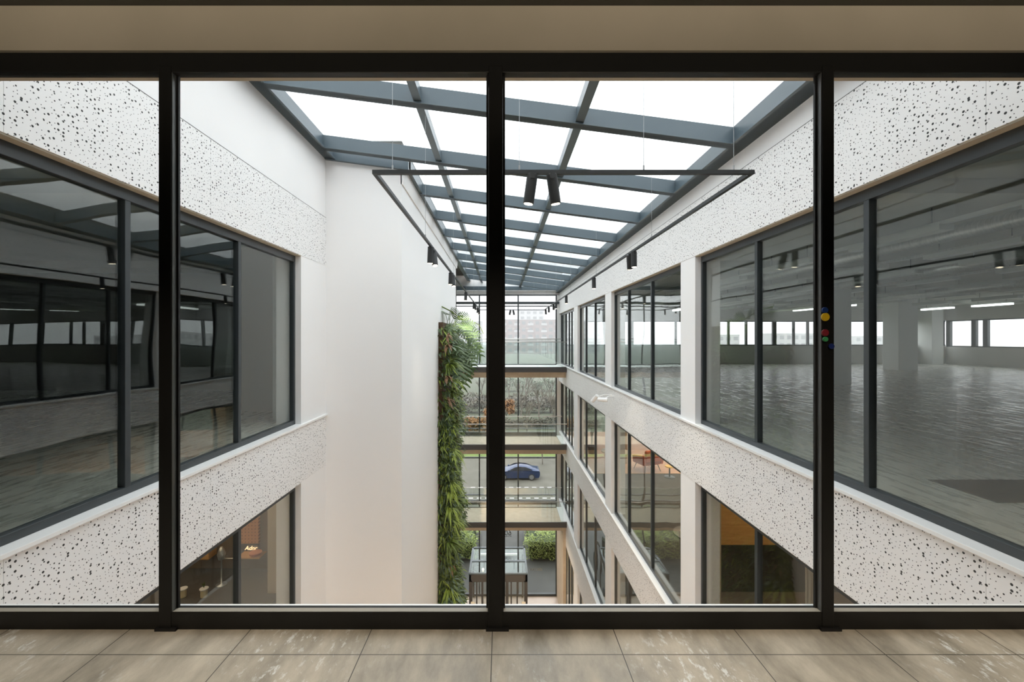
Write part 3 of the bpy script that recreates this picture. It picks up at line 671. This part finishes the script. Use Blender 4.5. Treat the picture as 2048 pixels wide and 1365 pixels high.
# ------------------------------------------------------------------ top floor offices
# right office: far window wall
g = MB().box(XR+.16, 25.2, YF, YF+.25, 0, 1.03).box(XR+.16, 25.2, YF, YF+.25, 2.44, 3.25)
struct('wall_office_end', g, M_inwall, 'pale parapet and lintel of the far window strip in the right office', 'wall')
ow = empty('window_%d' % wn[0], (18, YF, 1.03), 'long strip window at the far side of the right office', 'window', kind='structure'); wn[0] += 1
xs_m = [3.5, 4.7, 6.2, 7.4, 8.6, 9.9, 11.7, 12.9, 13.9, 15.5, 16.6, 17.4, 19.2, 20.9, 22.6, 24.1, 25.1]
rim = MB().box(XR+.16, 25.2, YF+.02, YF+.12, 1.03, 1.09).box(XR+.16, 25.2, YF+.02, YF+.12, 2.38, 2.44)
part(rim, 'frame', M_frame, ow)
for i, x in enumerate(xs_m):
    wd = .10 if i % 3 == 0 else .05
    part(MB().box(x-wd, x+wd, YF+.0, YF+.12, 1.03, 2.44), 'mullion', M_frame, ow)
part(MB().box(XR+.2, 25.2, YF+.06, YF+.07, 1.09, 2.38), 'glass_pane', M_own, ow)
os_ = empty('window_%d' % wn[0], (25.2, 10, .97), 'strip window along the outer side of the right office, far right', 'window', kind='structure'); wn[0] += 1
part(MB().box(25.24, 25.36, -5, YF, .97, 1.03).box(25.24, 25.36, -5, YF, 2.39, 2.45), 'frame', M_frame, os_)
for i, y in enumerate([24.1, 22.8, 22.25, 20.3, 18.9, 18.3, 16.4, 15, 13, 11, 9, 7, 5, 3, 1, -1, -3]):
    wd = .11 if i in (0, 1, 2) else .06
    part(MB().box(25.22, 25.36, y-wd, y+wd, .97, 2.45), 'mullion', M_frame, os_)
part(MB().box(25.29, 25.30, -5, YF, 1.03, 2.39), 'glass_pane', M_own, os_)
# columns
cols = [((1396-U0)/F*7.42, (1441-U0)/F*7.42, 7.42, 7.95, 'white column hard against the right wall pier, nearest the right office glass'),
        ((1668-U0)/F*13.2, (1703-U0)/F*13.2, 13.2, 14.0, 'white square column just behind the right black post'),
        ((1797-U0)/F*19.3, (1836-U0)/F*19.3, 19.3, 20.1, 'broad white column in front of the far strip window'),
        ((1864-U0)/F*23.4, (1887-U0)/F*23.4, 23.4, YF, 'slim white column against the far strip window'),
        ((1225-U0)/F*18.0+.0, (1248-U0)/F*18.0, 18.0, 18.6, 'white column seen through the second window bay')]
for x0_, x1_, y0_, y1_, lab in cols:
    tag(MB().box(x0_, x1_, y0_, y1_, 0, 3.25).build('column', M_col, bevel=.01), lab, 'column', 'columns in the right office')
# ceiling services
for i, x in enumerate([5.95, 7.9, 9.3, 11.2, 13.4, 15.8, 18.6, 22]):
    e = empty('strip_light_row', (x, 5, 2.95), '%s row of hanging strip lights from the atrium glass in the right office' % ['first', 'second', 'third', 'fourth', 'fifth', 'sixth', 'seventh', 'eighth', 'ninth', 'tenth'][i], 'ceiling lights', 'strip light rows in the right office')
    part(MB().box(x-.03, x+.03, 3.0, 23.6, 2.98, 3.03), 'carrier', M_duct if i % 2 else M_fixt, e)
    y = 3.3+.7*(i % 3)
    n_ = 0
    while y < 22:
        lit = (i in (2, 5, 7) and n_ >= 6)
        part(MB().box(x-.10, x+.10, y, y+1.5, 2.90, 2.98), 'luminaire', M_fixl if lit else M_fixt, e)
        for yy in (y+.2, y+1.3): part(MB().tube([(x, yy, 3.0), (x, yy, 3.25)], .006, 5), 'hanger', M_frame, e)
        y += 2.4; n_ += 1
for x, r, lab in ((6.7, .11, 'silver spiral duct under the ceiling nearest the right office glass'), (9.75, .14, 'silver spiral duct deeper in the right office'), (14.6, .14, 'farthest silver duct in the right office')):
    mb = MB().tube([(x, 2.5, 3.06-r*.5), (x, 23.8, 3.06-r*.5)], r, 14)
    tag(mb.build('spiral_duct', M_duct, smooth=True), lab, 'duct', 'spiral ducts in the right office')
for y in (4.8, 9.9, 15.0, 20.1):
    struct('beam_%d' % int(y), MB().box(XR+.16, 25.2, y, y+.35, 3.08, 3.25), M_ceil)
    if y < 12: struct('beam_left_%d' % int(y), MB().box(-20, XL-.16, y, y+.35, 3.08, 3.25), M_ceil)
# dark floor mat in right office
tag(MB().box(4.35, 5.9, 3.75, 4.35, 0, .006).build('floor_mat', M_carpet), 'darker floor panel on the right office floor near the glass', 'floor mat')
# left office: partition and pier
struct('wall_partition', MB().box(-5.15, XL-.16, 8.45, 8.6, 0, 3.25), M_partition, 'grey end wall of the left office behind the glass', 'wall')
tag(MB().box(XL-.64, XL-.22, 7.42, 8.45, 0, 3.25).build('column', M_col), 'pale pier in the left office at the end of the glass', 'column')
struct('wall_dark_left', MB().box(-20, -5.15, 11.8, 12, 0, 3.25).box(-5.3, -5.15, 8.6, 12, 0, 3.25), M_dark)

# ------------------------------------------------------------------ lower floors
for k, mt in ((1, M_carpet), (2, M_carpet)):
    z = FL[k]
    struct('floor_right_%d' % k, MB().box(XR+.14, 13, 1.5, YF, z-.3, z), mt)
    struct('floor_left_%d' % k, MB().box(-13, XL-.14, 1.5, 9.5, z-.3, z), mt)
struct('ceiling_cafe_right', MB().box(XR+.14, 13, 1.5, YF, -.5, -.36), M_partition)
struct('ceiling_second', MB().box(XR+.14, 13, 1.5, YF, -4.45, -4.2), M_partition)
struct('ceiling_lobby', MB().box(XR+.14, 13, 1.5, YF, -8.15, -8.05), M_partition)
struct('ceiling_cafe_left', MB().box(-13, XL-.14, 1.5, 9.5, -.5, -.36), M_partition)
struct('wall_lower_right', MB().box(13, 13.2, 1.5, YF, -13.15, -.36), M_brown)
struct('wall_lower_left', MB().box(-13.2, -13, 1.5, 9.5, -13.15, -.36), M_brown)
struct('wall_lower_front', MB().box(-13, xa, 1.4, 1.5, -13.15, -.36).box(xb, 13, 1.4, 1.5, -13.15, -.36), M_brown)
struct('wall_cafe_end', MB().box(-13, XL-.2, 8.2, 8.4, -13.15, -.36), M_brown, 'brown wall of the cafe at the lower left', 'wall')
ew = empty('window_%d' % wn[0], (8, YF, -8), 'end glazing of the lower right floors', 'window', kind='structure'); wn[0] += 1
for x in (4.6, 6.8, 9, 11.2): part(MB().box(x-.035, x+.035, YF, YF+.1, -13.15, -.36), 'mullion', M_frame, ew)
part(MB().box(XR+.16, 13, YF+.04, YF+.05, -13.15, -.36), 'glass_pane', M_own, ew)
# cafe on the right, first floor down
struct('floor_oak', MB().box(XR+.14, 13, 16.7, YF-.05, FL[1], FL[1]+.012), M_woodf, 'warm oak floor of the lounge behind the second right window', 'floor')
for nm, x0_, x1_, y0_, y1_, lab in (('column', 3.44, 3.82, 7.42, 7.9, 'beige pier at the near end of the lower right window'), ('column', 4.75, 5.3, 18.0, 18.5, 'pale column in the lounge on the right')):
    tag(MB().box(x0_, x1_, y0_, y1_, FL[1], -.5).build(nm, M_beigep), lab, 'column')
wp = MB().box(4.25, 6.6, 8.35, 8.9, -2.60, -.62)
tag(wp.build('timber_bulkhead', M_wood), 'orange oak bulkhead behind the lower right window', 'bulkhead')
struct('wall_cafe_right', MB().box(4.2, 9.0, 8.95, 9.1, FL[1], -.5), M_dark)
struct('floor_brown', MB().box(XR+.15, 9, 1.6, 8.9, FL[1], FL[1]+.01), M_brown)
for x, lab in ((4.55, 'slim cream curtain strip behind the lower right window'), (5.6, 'wider beige curtain behind the lower right window')):
    cm = MB(); n = 14; wdt = .12 if x < 5 else .5
    for i in range(n+1):
        t = i/n; xx = x+wdt*t; yy = 6.35+.04*math.sin(t*20)
        cm.v += [(xx, yy, FL[1]+.02), (xx, yy, -.55), (xx, yy+.015, FL[1]+.02), (xx, yy+.015, -.55)]
    for i in range(n):
        a = i*4; cm.f += [(a, a+4, a+5, a+1), (a+2, a+3, a+7, a+6)]
    tag(cm.build('curtain', M_beigep), lab, 'curtain')
# orange lounge chair
def lounge_chair(loc, rz, mat, label):
    e = empty('lounge_chair', loc, label, 'chair', rz=rz)
    s_ = MB().box(-.42, .42, -.38, .34, .26, .46); s_.build('seat', mat, e, bevel=.07)
    MB().hexa([(-.42, .26, .40), (.42, .26, .40), (.42, .42, .40), (-.42, .42, .40), (-.46, .42, .92), (.46, .42, .92), (.46, .54, .92), (-.46, .54, .92)]).build('backrest', mat, e, bevel=.05)
    for sx in (-1, 1): MB().hexa([(sx*.40-.06, -.3, .30), (sx*.40+.06, -.3, .30), (sx*.40+.06, .4, .30), (sx*.40-.06, .4, .30), (sx*.46-.06, -.28, .58), (sx*.46+.06, -.28, .58), (sx*.46+.06, .45, .72), (sx*.46-.06, .45, .72)]).build('armrest', mat, e, bevel=.03)
    for sx in (-1, 1):
        for sy in (-1, 1): MB().tube([(sx*.3, sy*.26, .27), (sx*.38, sy*.34, 0)], [.018, .012], 8).build('leg', M_frame, e)
    return e
zc = FL[1]
lounge_chair((5.85, 17.15, zc+.012), R(200), M_orange, 'orange upholstered lounge chair behind the second right window')
def table(name, loc, r, h, mt, label, cat='table', foot=.2):
    e = empty(name, loc, label, cat)
    MB().lathe([(r, h-.03), (r, h), (r*.98, h+.004)], 28).build('tabletop', mt, e)
    MB().lathe([(foot, 0), (foot, .015), (.03, .03), (.025, h-.03)], 16).build('pedestal', M_frame, e, smooth=False)
    return e
table('side_table', (6.42, 16.3, zc), .17, .42, M_yellow, 'small yellow topped side table beside the orange chair')
table('round_table', (4.6, 17.3, zc+.012), .55, .72, M_fixt, 'round white table in the lounge on the right')
so = empty('sofa', (7.0, 13.6, zc), 'long dark grey sofa in the lounge on the right', 'sofa', rz=R(90))
MB().box(-1.3, 1.3, -.42, .35, .12, .42).build('seat', M_sofa, so, bevel=.05); MB().box(-1.3, 1.3, .30, .50, .12, .80).build('backrest', M_sofa, so, bevel=.06)
for sx in (-1, 1): MB().box(sx*1.3-.1, sx*1.3+.1, -.42, .5, .10, .58).build('armrest', M_sofa, so, bevel=.04)
for sx in (-1, 1):
    for sy in (-.33, .4): MB().tube([(sx*1.15, sy, 0), (sx*1.15, sy, .13)], .02, 8).build('leg', M_frame, so)
# potted tree in lounge
def potted(loc, h, label, n=130, seed=3, spread=.45, mats=(M_dgreen, M_mgreen)):
    r2 = random.Random(seed); e = empty('potted_tree', loc, label, 'plant')
    MB().lathe([(.15, 0), (.21, .36), (.20, .36), (.18, .32)], 20).build('pot', M_counter, e)
    st = MB(); tips = []
    for i in range(9):
        a = r2.uniform(0, 6.28); t = Vector((math.cos(a)*spread*r2.random(), math.sin(a)*spread*r2.random(), h*r2.uniform(.6, 1)))
        st.tube([(0, 0, .3), (t.x*.3, t.y*.3, t.z*.6), tuple(t)], [.018, .012, .005], 6); tips.append(t)
    st.build('trunk', M_bark, e)
    lf = MB()
    for i in range(n*2):
        t = r2.choice(tips); p_ = t*r2.uniform(.55, 1.02); p_.z = max(p_.z, h*.4)
        lf.leaf(p_, (r2.uniform(-1, 1), r2.uniform(-1, 1), r2.uniform(-.4, .8)), (0, 0, 1), .22, .07, .4)
    tag(lf.build('foliage', mats[seed % 2], e), kind='stuff')
    return e
potted((4.15, 19.6, zc+.012), 2.6, 'tall leafy potted tree behind the third right window', seed=3)
potted((4.3, 10.6, FL[2]), 2.4, 'leafy potted tree on the second floor down, behind the wide bay', seed=4, n=220, spread=.8)
potted((4.2, 15.5, FL[2]), 2.0, 'smaller potted tree on the second floor down', seed=5)
table('round_table', (4.7, 16.6, FL[2]), .5, .72, M_counter, 'dark round table on the second floor down')
table('round_table', (4.5, 10.0, FL[1]), .45, .72, M_counter, 'dark round table near the wide bay, first floor down')

# cafe at the lower left
cz = -2.95
ct = empty('counter', (-6.2, 7.0, FL[1]), 'long dark counter seen through the lower left window', 'counter')
part(MB().box(-9, -3.80, 5.2, 8.15, cz-.05, cz), 'worktop', M_counter, ct); part(MB().box(-8.9, -3.85, 5.4, 8.1, FL[1], cz-.05), 'body', M_brown, ct)
tag(MB().box((535-U0)/F*7.35, (592-U0)/F*7.35, 7.35, 8.15, cz, -.5).build('column', M_beigep), 'beige pier rising from the counter at the lower left', 'column')
# pegboard, screen and script sign
pb = MB().box((478-U0)/F*8.12, (517-U0)/F*8.12, 8.12, 8.18, CH+(V0-1088)/F*8.12, -1.0)
pm = principled('pegboard_orange', (.58, .26, .09), .6)
pbn = pm.node_tree.nodes['Principled BSDF']
tcn = node(pm, 'ShaderNodeTexCoord'); mp = node(pm, 'ShaderNodeMapping'); mp.inputs['Scale'].default_value = (16, 0, 16); L(pm, tcn.outputs['Object'], mp.inputs[0])
vo = node(pm, 'ShaderNodeTexVoronoi'); vo.inputs['Scale'].default_value = 1; vo.inputs['Randomness'].default_value = 0; L(pm, mp.outputs[0], vo.inputs['Vector'])
lt = node(pm, 'ShaderNodeMath'); lt.operation = 'LESS_THAN'; lt.inputs[1].default_value = .17; L(pm, vo.outputs['Distance'], lt.inputs[0])
mx = node(pm, 'ShaderNodeMix'); mx.data_type = 'RGBA'; mx.inputs[6].default_value = (.58, .26, .09, 1); mx.inputs[7].default_value = (.25, .09, .03, 1); L(pm, lt.outputs[0], mx.inputs[0]); L(pm, mx.outputs[2], pbn.inputs['Base Color'])
tag(pb.build('pegboard', pm), 'orange pegboard on the cafe wall at the lower left', 'pegboard')
p0 = P(517, 1110, 8.12); p1 = P(478, 1089, 8.12)
tag(MB().box(p1.x, p0.x, 8.10, 8.15, p0.z, p1.z).build('chalkboard', M_counter), 'dark board under the orange pegboard', 'board')
p = P(501, 1101, 8.08); tag(text('Adnr', 'script_sign', M_neon, (p.x, 8.085, p.z), .11, mirror=False, shear=.3), 'glowing script lettering on the dark board at the lower left', 'sign')
p = P(508, 1114, 7.9)
tag(MB().lathe([(.05, 0), (.10, .02), (.11, .06), (.06, .07)], 14).build('fruit_bowl', principled('peach', (.75, .33, .2), .5)), 'small peach coloured bowl beneath the script lettering', 'bowl').location = (p.x, 7.95, p.z)
tag(MB().box(p.x-.30, p.x+.12, 7.85, 8.10, p.z-.02, p.z).build('wall_ledge', M_wood), 'small ledge under the peach bowl on the cafe wall', 'shelf')
def jar(u, v, lab, plant):
    Y = 7.25; p = P(u, v, Y); e = empty('jar', (p.x, Y, cz), lab, 'jar', 'jars on the dark counter')
    MB().lathe([(.048, 0), (.052, .01), (.052, .125), (.045, .135)], 16).build('body', M_cream, e)
    MB().lathe([(.068, .135), (.068, .147), (.06, .15)], 16).build('lid', M_sill, e)
    if plant:
        g_ = MB()
        for i in range(10): g_.leaf((0, 0, .15), (rnd.uniform(-.4, .4), rnd.uniform(-.4, .4), 1), (1, 0, 0), .10, .02, 0)
        g_.build('plant', M_mgreen, e)
jar(366, 1191, 'cream jar with a wide lid nearest the black post, lower left', False)
jar(408, 1193, 'cream jar with a green plant on top, lower left', True)
p = P(443, 1110, 7.6); bt = empty('bottle_stand', (p.x, 7.6, cz), 'glass dispenser standing on the counter at the lower left', 'dispenser')
MB().lathe([(.09, 0), (.09, .015), (.012, .02), (.012, .45), (.05, .46), (.07, .55), (.05, .62), (.02, .68)], 16).build('body', M_duct, bt, smooth=True)
MB().tube([(0, 0, .47), (.35, 0, .47)], .01, 6).build('arm', M_railbar, bt)
for x, zz, lab in ((-6.3, .55, 'amber shelf box on the cafe wall, lower left'),):
    p0 = P(388, 1112, 8.1); p1 = P(428, 1092, 8.1)
    tag(MB().box(p0.x, p1.x, 7.95, 8.18, p0.z, p1.z+.5).build('wall_shelf', M_wood), lab, 'shelf')

# ------------------------------------------------------------------ outside
GZ = -13.2
struct('ground', MB().box(-400, 400, YF+.3, 900, GZ-.5, GZ-.02), M_field)
struct('road', MB().box(-80, 80, 32.8, 52, GZ-.02, GZ), M_asph, 'grey asphalt parking lane outside the far facade', 'road')
struct('paving', MB().box(-20, 30, YF+.3, 32.8, GZ-.015, GZ+.012), M_pave, 'dark wet paving just outside the lobby glass', 'paving')
struct('kerb', MB().box(-80, 80, 52, 52.25, GZ, GZ+.15), M_pave)
struct('lawn', MB().box(-80, 80, 52.25, 64, GZ-.02, GZ+.03), M_grass, 'bright green grass verge beyond the parking lane', 'lawn')
# white bay markings
for j, y in enumerate((41.8, 39.0)):
    for i in range(11): 
        x = -3.0+i*.75
        struct('marking_line_%d_%d' % (j, i), MB().box(x, x+.4, y, y+.12, GZ, GZ+.006), M_sill)
# car, seen from its side, nose to the left
def car(loc):
    e = empty('car', loc, 'dark blue saloon car parked on the asphalt outside', 'car')
    prof = [(-2.33, .55), (-2.30, .72), (-1.75, .88), (-1.05, .98), (-.35, 1.36), (.25, 1.445), (.95, 1.38), (1.75, 1.12), (2.22, 1.04), (2.34, .86), (2.32, .50), (2.2, .26), (-2.2, .24)]
    secs = [(-.92, .0, .84), (-.86, .03, 1), (0, .0, 1.0), (.86, .03, 1), (.92, .0, .84)]
    b = MB(); n = len(prof)
    rows = [(-.93, .80, .10), (-.90, .97, .02), (-.70, 1.0, 0), (.70, 1.0, 0), (.90, .97, .02), (.93, .80, .10)]
    for y, sc, _ in rows:
        for x, z in prof:
            tz = z
            if abs(y) > .88 and z > .95: tz = .95+(z-.95)*.15
            inset = .20 if (abs(y) > .6 and z > 1.0 and abs(y) < .8) else 0
            b.v.append((x*(.985 if abs(y) > .88 else 1), y*(1-.06*(z > 1.2)), tz))
    for r_ in range(len(rows)-1):
        for k_ in range(n):
            a = r_*n+k_; a2 = r_*n+(k_+1) % n; b.f.append((a, a2, a2+n, a+n))
    b.f.append(tuple(range(n))); b.f.append(tuple((len(rows)-1)*n+k_ for k_ in range(n))[::-1])
    ob = b.build('body', M_carb, e, smooth=True); 
    md = ob.modifiers.new('sub', 'SUBSURF'); md.levels = 1; md.render_levels = 2
    for s_ in (-1, 1):
        y = s_*.80
        gl_ = MB()
        pts = [(-.92, 1.0), (-.30, 1.31), (.25, 1.385), (.85, 1.33), (1.55, 1.08), (1.0, 1.0)]
        gl_.v += [(x, s_*(.905-.13*(z-1.0)/.39), z) for x, z in pts]+[(x, s_*(.885-.13*(z-1.0)/.39), z) for x, z in pts]
        k_ = len(pts); gl_.f += [tuple(range(k_)), tuple(range(k_, 2*k_))[::-1]]+[(i, (i+1) % k_, (i+1) % k_+k_, i+k_) for i in range(k_)]
        gl_.build('side_window', M_carg, e)
        MB().box(-1.0, -.82, s_*.93-.09, s_*.93+.09, .98, 1.10).build('mirror', M_carb, e, bevel=.03)
        for x in (-1.44, 1.44):
            wv = MB().tube([(x, s_*.74, .335), (x, s_*.935, .335)], .335, 24).build('wheel', M_tyre, e, smooth=False)
            MB().tube([(x, s_*.90, .335), (x, s_*.942, .335)], .235, 20).build('rim', M_alloy, wv)
    return e
c_ = car((1.66, 44.8, GZ))
# hedges outside the lobby
def hedge(x0, x1, y0, y1, h, label, seed, mat=M_hedge, cnt=5000, sz=.16):
    r2 = random.Random(seed); e = empty('hedge', ((x0+x1)/2, (y0+y1)/2, GZ), label, 'hedge')
    core = MB().box(x0+.35, x1-.35, y0+.35, y1-.25, GZ, GZ+h-.9); part(core, 'inner_twigs', M_dgreen, e)
    lf = MB()
    for i in range(cnt):
        x = r2.uniform(x0, x1); y = r2.uniform(y0, y1)
        hh = h-.3+.3*math.sin(x*1.9+seed)*math.cos(y*1.8)+.14*math.sin(x*5+y*4)-.5*max(0, 1-min(x-x0, x1-x, y-y0)/.7)**2
        if r2.random() < .35: y = y0+r2.random()*.3; z = r2.uniform(.1, hh)
        else: z = hh-r2.random()*.25
        lf.leaf((x, y, GZ+z), (r2.uniform(-1, 1), r2.uniform(-1, .6), r2.uniform(-.2, 1)), (0, 0, 1), sz*r2.uniform(.7, 1.4), sz*.45, .4)
    part(lf, 'foliage', mat, e)['kind'] = 'stuff'
hedge(-9, -1.55, 28.0, 32.6, 2.0, 'bushy green hedge outside, beside the living wall', 1, cnt=6500)
hedge(1.5, 9, 28.0, 32.6, 2.0, 'bushy green hedge outside, right of the entrance', 2, cnt=6500)
# canopy outside the entrance
cn = empty('entrance_canopy', (0, YF+.4, -10.9), 'flat grey canopy outside above the entrance', 'canopy')
part(MB().box(-1.2, .9, YF+.35, YF+3.0, -11.25, -11.05), 'slab', M_pave, cn); part(MB().box(-1.2, .9, YF+.33, YF+.45, -11.07, -10.98), 'edge', M_sill, cn)
for x in (-1.1, .8): part(MB().box(x-.04, x+.04, YF+2.8, YF+2.88, GZ, -11.25), 'post', M_frame, cn)

# bare trees
def bare_tree(loc, h, seed, label, leafmat=None, leaves_n=0, spread=1.0, name='bare_tree', cat='tree', grp='trees beyond the parking lane'):
    r2 = random.Random(seed); e = empty(name, loc, label, cat, grp)
    mb = MB(); tips = []
    def grow(p, d, ln, rad, depth):
        q = p+d*ln; mid = (p+q)/2+Vector((r2.uniform(-1, 1), r2.uniform(-1, 1), 0))*ln*.06
        mb.tube([p, mid, q], [rad, rad*.85, rad*.68], 5, caps=False)
        if depth == 0: tips.append(q); return
        for i in range(3 if depth > 1 else 4):
            a = r2.uniform(0, 6.28); tl = r2.uniform(.25, .65)*spread
            nd = (d+Vector((math.cos(a)*tl, math.sin(a)*tl, r2.uniform(-.05, .25)))).normalized()
            grow(p+(q-p)*r2.uniform(.55, 1), nd, ln*r2.uniform(.6, .8), rad*.55, depth-1)
    grow(Vector((0, 0, 0)), Vector((0, 0, 1)), h*.32, h*.018, 4)
    mb.build('trunk', M_bark, e)
    if leaves_n:
        lf = MB()
        for i in range(leaves_n):
            t_ = r2.choice(tips); lf.leaf(t_+Vector((r2.uniform(-.4, .4), r2.uniform(-.4, .4), r2.uniform(-.4, .4))), (r2.uniform(-1, 1), r2.uniform(-1, 1), r2.uniform(-1, 1)), (0, 0, 1), .38, .22, .2)
        tag(lf.build('foliage', leafmat, e), kind='stuff')
    return e
bare_tree((-2.0, 70.5, GZ), 4.2, 5, 'orange leaved autumn tree outside, near the living wall', M_autumn, 1800, 1.3, 'autumn_tree')
bare_tree((.8, 74, GZ), 4.6, 6, 'rust coloured autumn tree outside, behind the centre post', M_autumn, 1800, 1.3, 'autumn_tree')
for i, (x, y, h, lab) in enumerate(((3.6, 80, 9, 'bare tree outside in line with the far handrail middle'), (6.8, 77, 9, 'tall bare tree outside close to the right end of the far glass'), (9.6, 84, 10, 'bare tree outside at the right edge of the far glass'), (-4.5, 96, 8, 'distant bare tree outside beside the living wall'), (12, 66, 8, 'bare tree outside seen through the lower right glazing'), (1.8, 102, 9, 'distant slender bare tree behind the centre post'), (5.2, 92, 10, 'bare tree far outside between the two nearer bare trees'), (3.9, 66, 7, 'small bare tree outside just right of the orange tree'), (8.6, 70, 8, 'bare tree outside nearest the right jamb of the far glass'))):
    bare_tree((x, y, GZ), h, 20+i, lab, spread=.8)
bare_tree((4.75, 49.5, GZ), 3.2, 41, 'small bare sapling on the kerb behind the parked car', M_mgreen, 250, .8, 'sapling')
# scrubby hedge lines further out
def scrub(x0, x1, y, h, mat, label, seed, cnt=2600):
    r2 = random.Random(seed); lf = MB()
    for i in range(cnt):
        x = r2.uniform(x0, x1); hh = h*(.75+.25*math.sin(x*.9+seed)*math.cos(x*.37))
        lf.leaf((x, y+r2.uniform(-1.2, 1.2), GZ+r2.random()**.6*hh), (r2.uniform(-1, 1), r2.uniform(-1, 1), r2.uniform(-.3, 1)), (0, 0, 1), .55, .26, .3)
    tag(lf.build('scrub_hedge', mat), label, 'hedge', 'hedge lines beyond the lawn')
scrub(-12, 16, 71, 1.6, M_twig, 'low brown hedge line beyond the grass verge', 3, 3200)
scrub(-5.5, -.4, 66.5, 2.6, M_autumn, 'broad orange leaved shrub outside beside the living wall', 9, 1500)
scrub(-14, 20, 84, 3.2, M_twig, 'middle brown brushwood line', 8, 3600)
scrub(-14, 20, 92, 3.2, M_twig, 'taller brown brushwood line farther out', 4, 3600)
scrub(-3, 24, 118, 4.5, M_ggreen, 'grey green thicket in front of the distant buildings', 5, 3600)
struct('path', MB().box(-80, 80, 100, 106, GZ-.02, GZ+.02), M_asph)
# far buildings
def building(name, x0, x1, y, h, mat, label, floors, bays_, balcony=False):
    e = empty(name, ((x0+x1)/2, y, GZ), label, 'building', 'buildings beyond the fields')
    part(MB().box(x0, x1, y, y+12, GZ, GZ+h), 'wall', mat, e); part(MB().box(x0-.3, x1+.3, y-.3, y+12.3, GZ+h, GZ+h+.5), 'roof', M_pale, e)
    fh = h/floors; bw = (x1-x0)/bays_
    for f_ in range(floors):
        for b_ in range(bays_):
            xx = x0+bw*(b_+.5); zz = GZ+fh*f_+fh*.3
            wf = part(MB().box(xx-bw*.28, xx+bw*.28, y-.15, y+.1, zz, zz+fh*.5), 'window', M_winfar, e)
            if balcony and b_ % 2 == 0: part(MB().box(xx-bw*.42, xx+bw*.42, y-1.4, y, zz-fh*.12, zz+fh*.18), 'balcony', M_pale, e)
building('apartment_block', -14, 62, 400, 32, M_brick, 'long brick apartment block with white balconies in the distance', 5, 12, True)
building('office_block', -90, -19, 420, 31, M_pale, 'pale distant block beside the living wall', 6, 8)
building('tower_block', 20, 48, 480, 46, M_pale, 'pale taller block rising behind the brick apartments', 8, 4)
for i, (x, y, hh) in enumerate(((150, 330, 17), (215, 340, 18), (290, 350, 16))):
    building('warehouse', x, x+34, y, hh, M_pale, ['low pale building seen through the middle of the office strip window', 'second low pale building seen through the office strip window', 'third low pale building at the right end of the office strip window'][i], 3, 6)

fg = MB().box(-500, 500, 60, 800, GZ-.4, 45).build('fog_bank', fog_mat())
tag(fg, 'pale winter haze lying over the far fields and buildings', 'haze', kind='stuff')
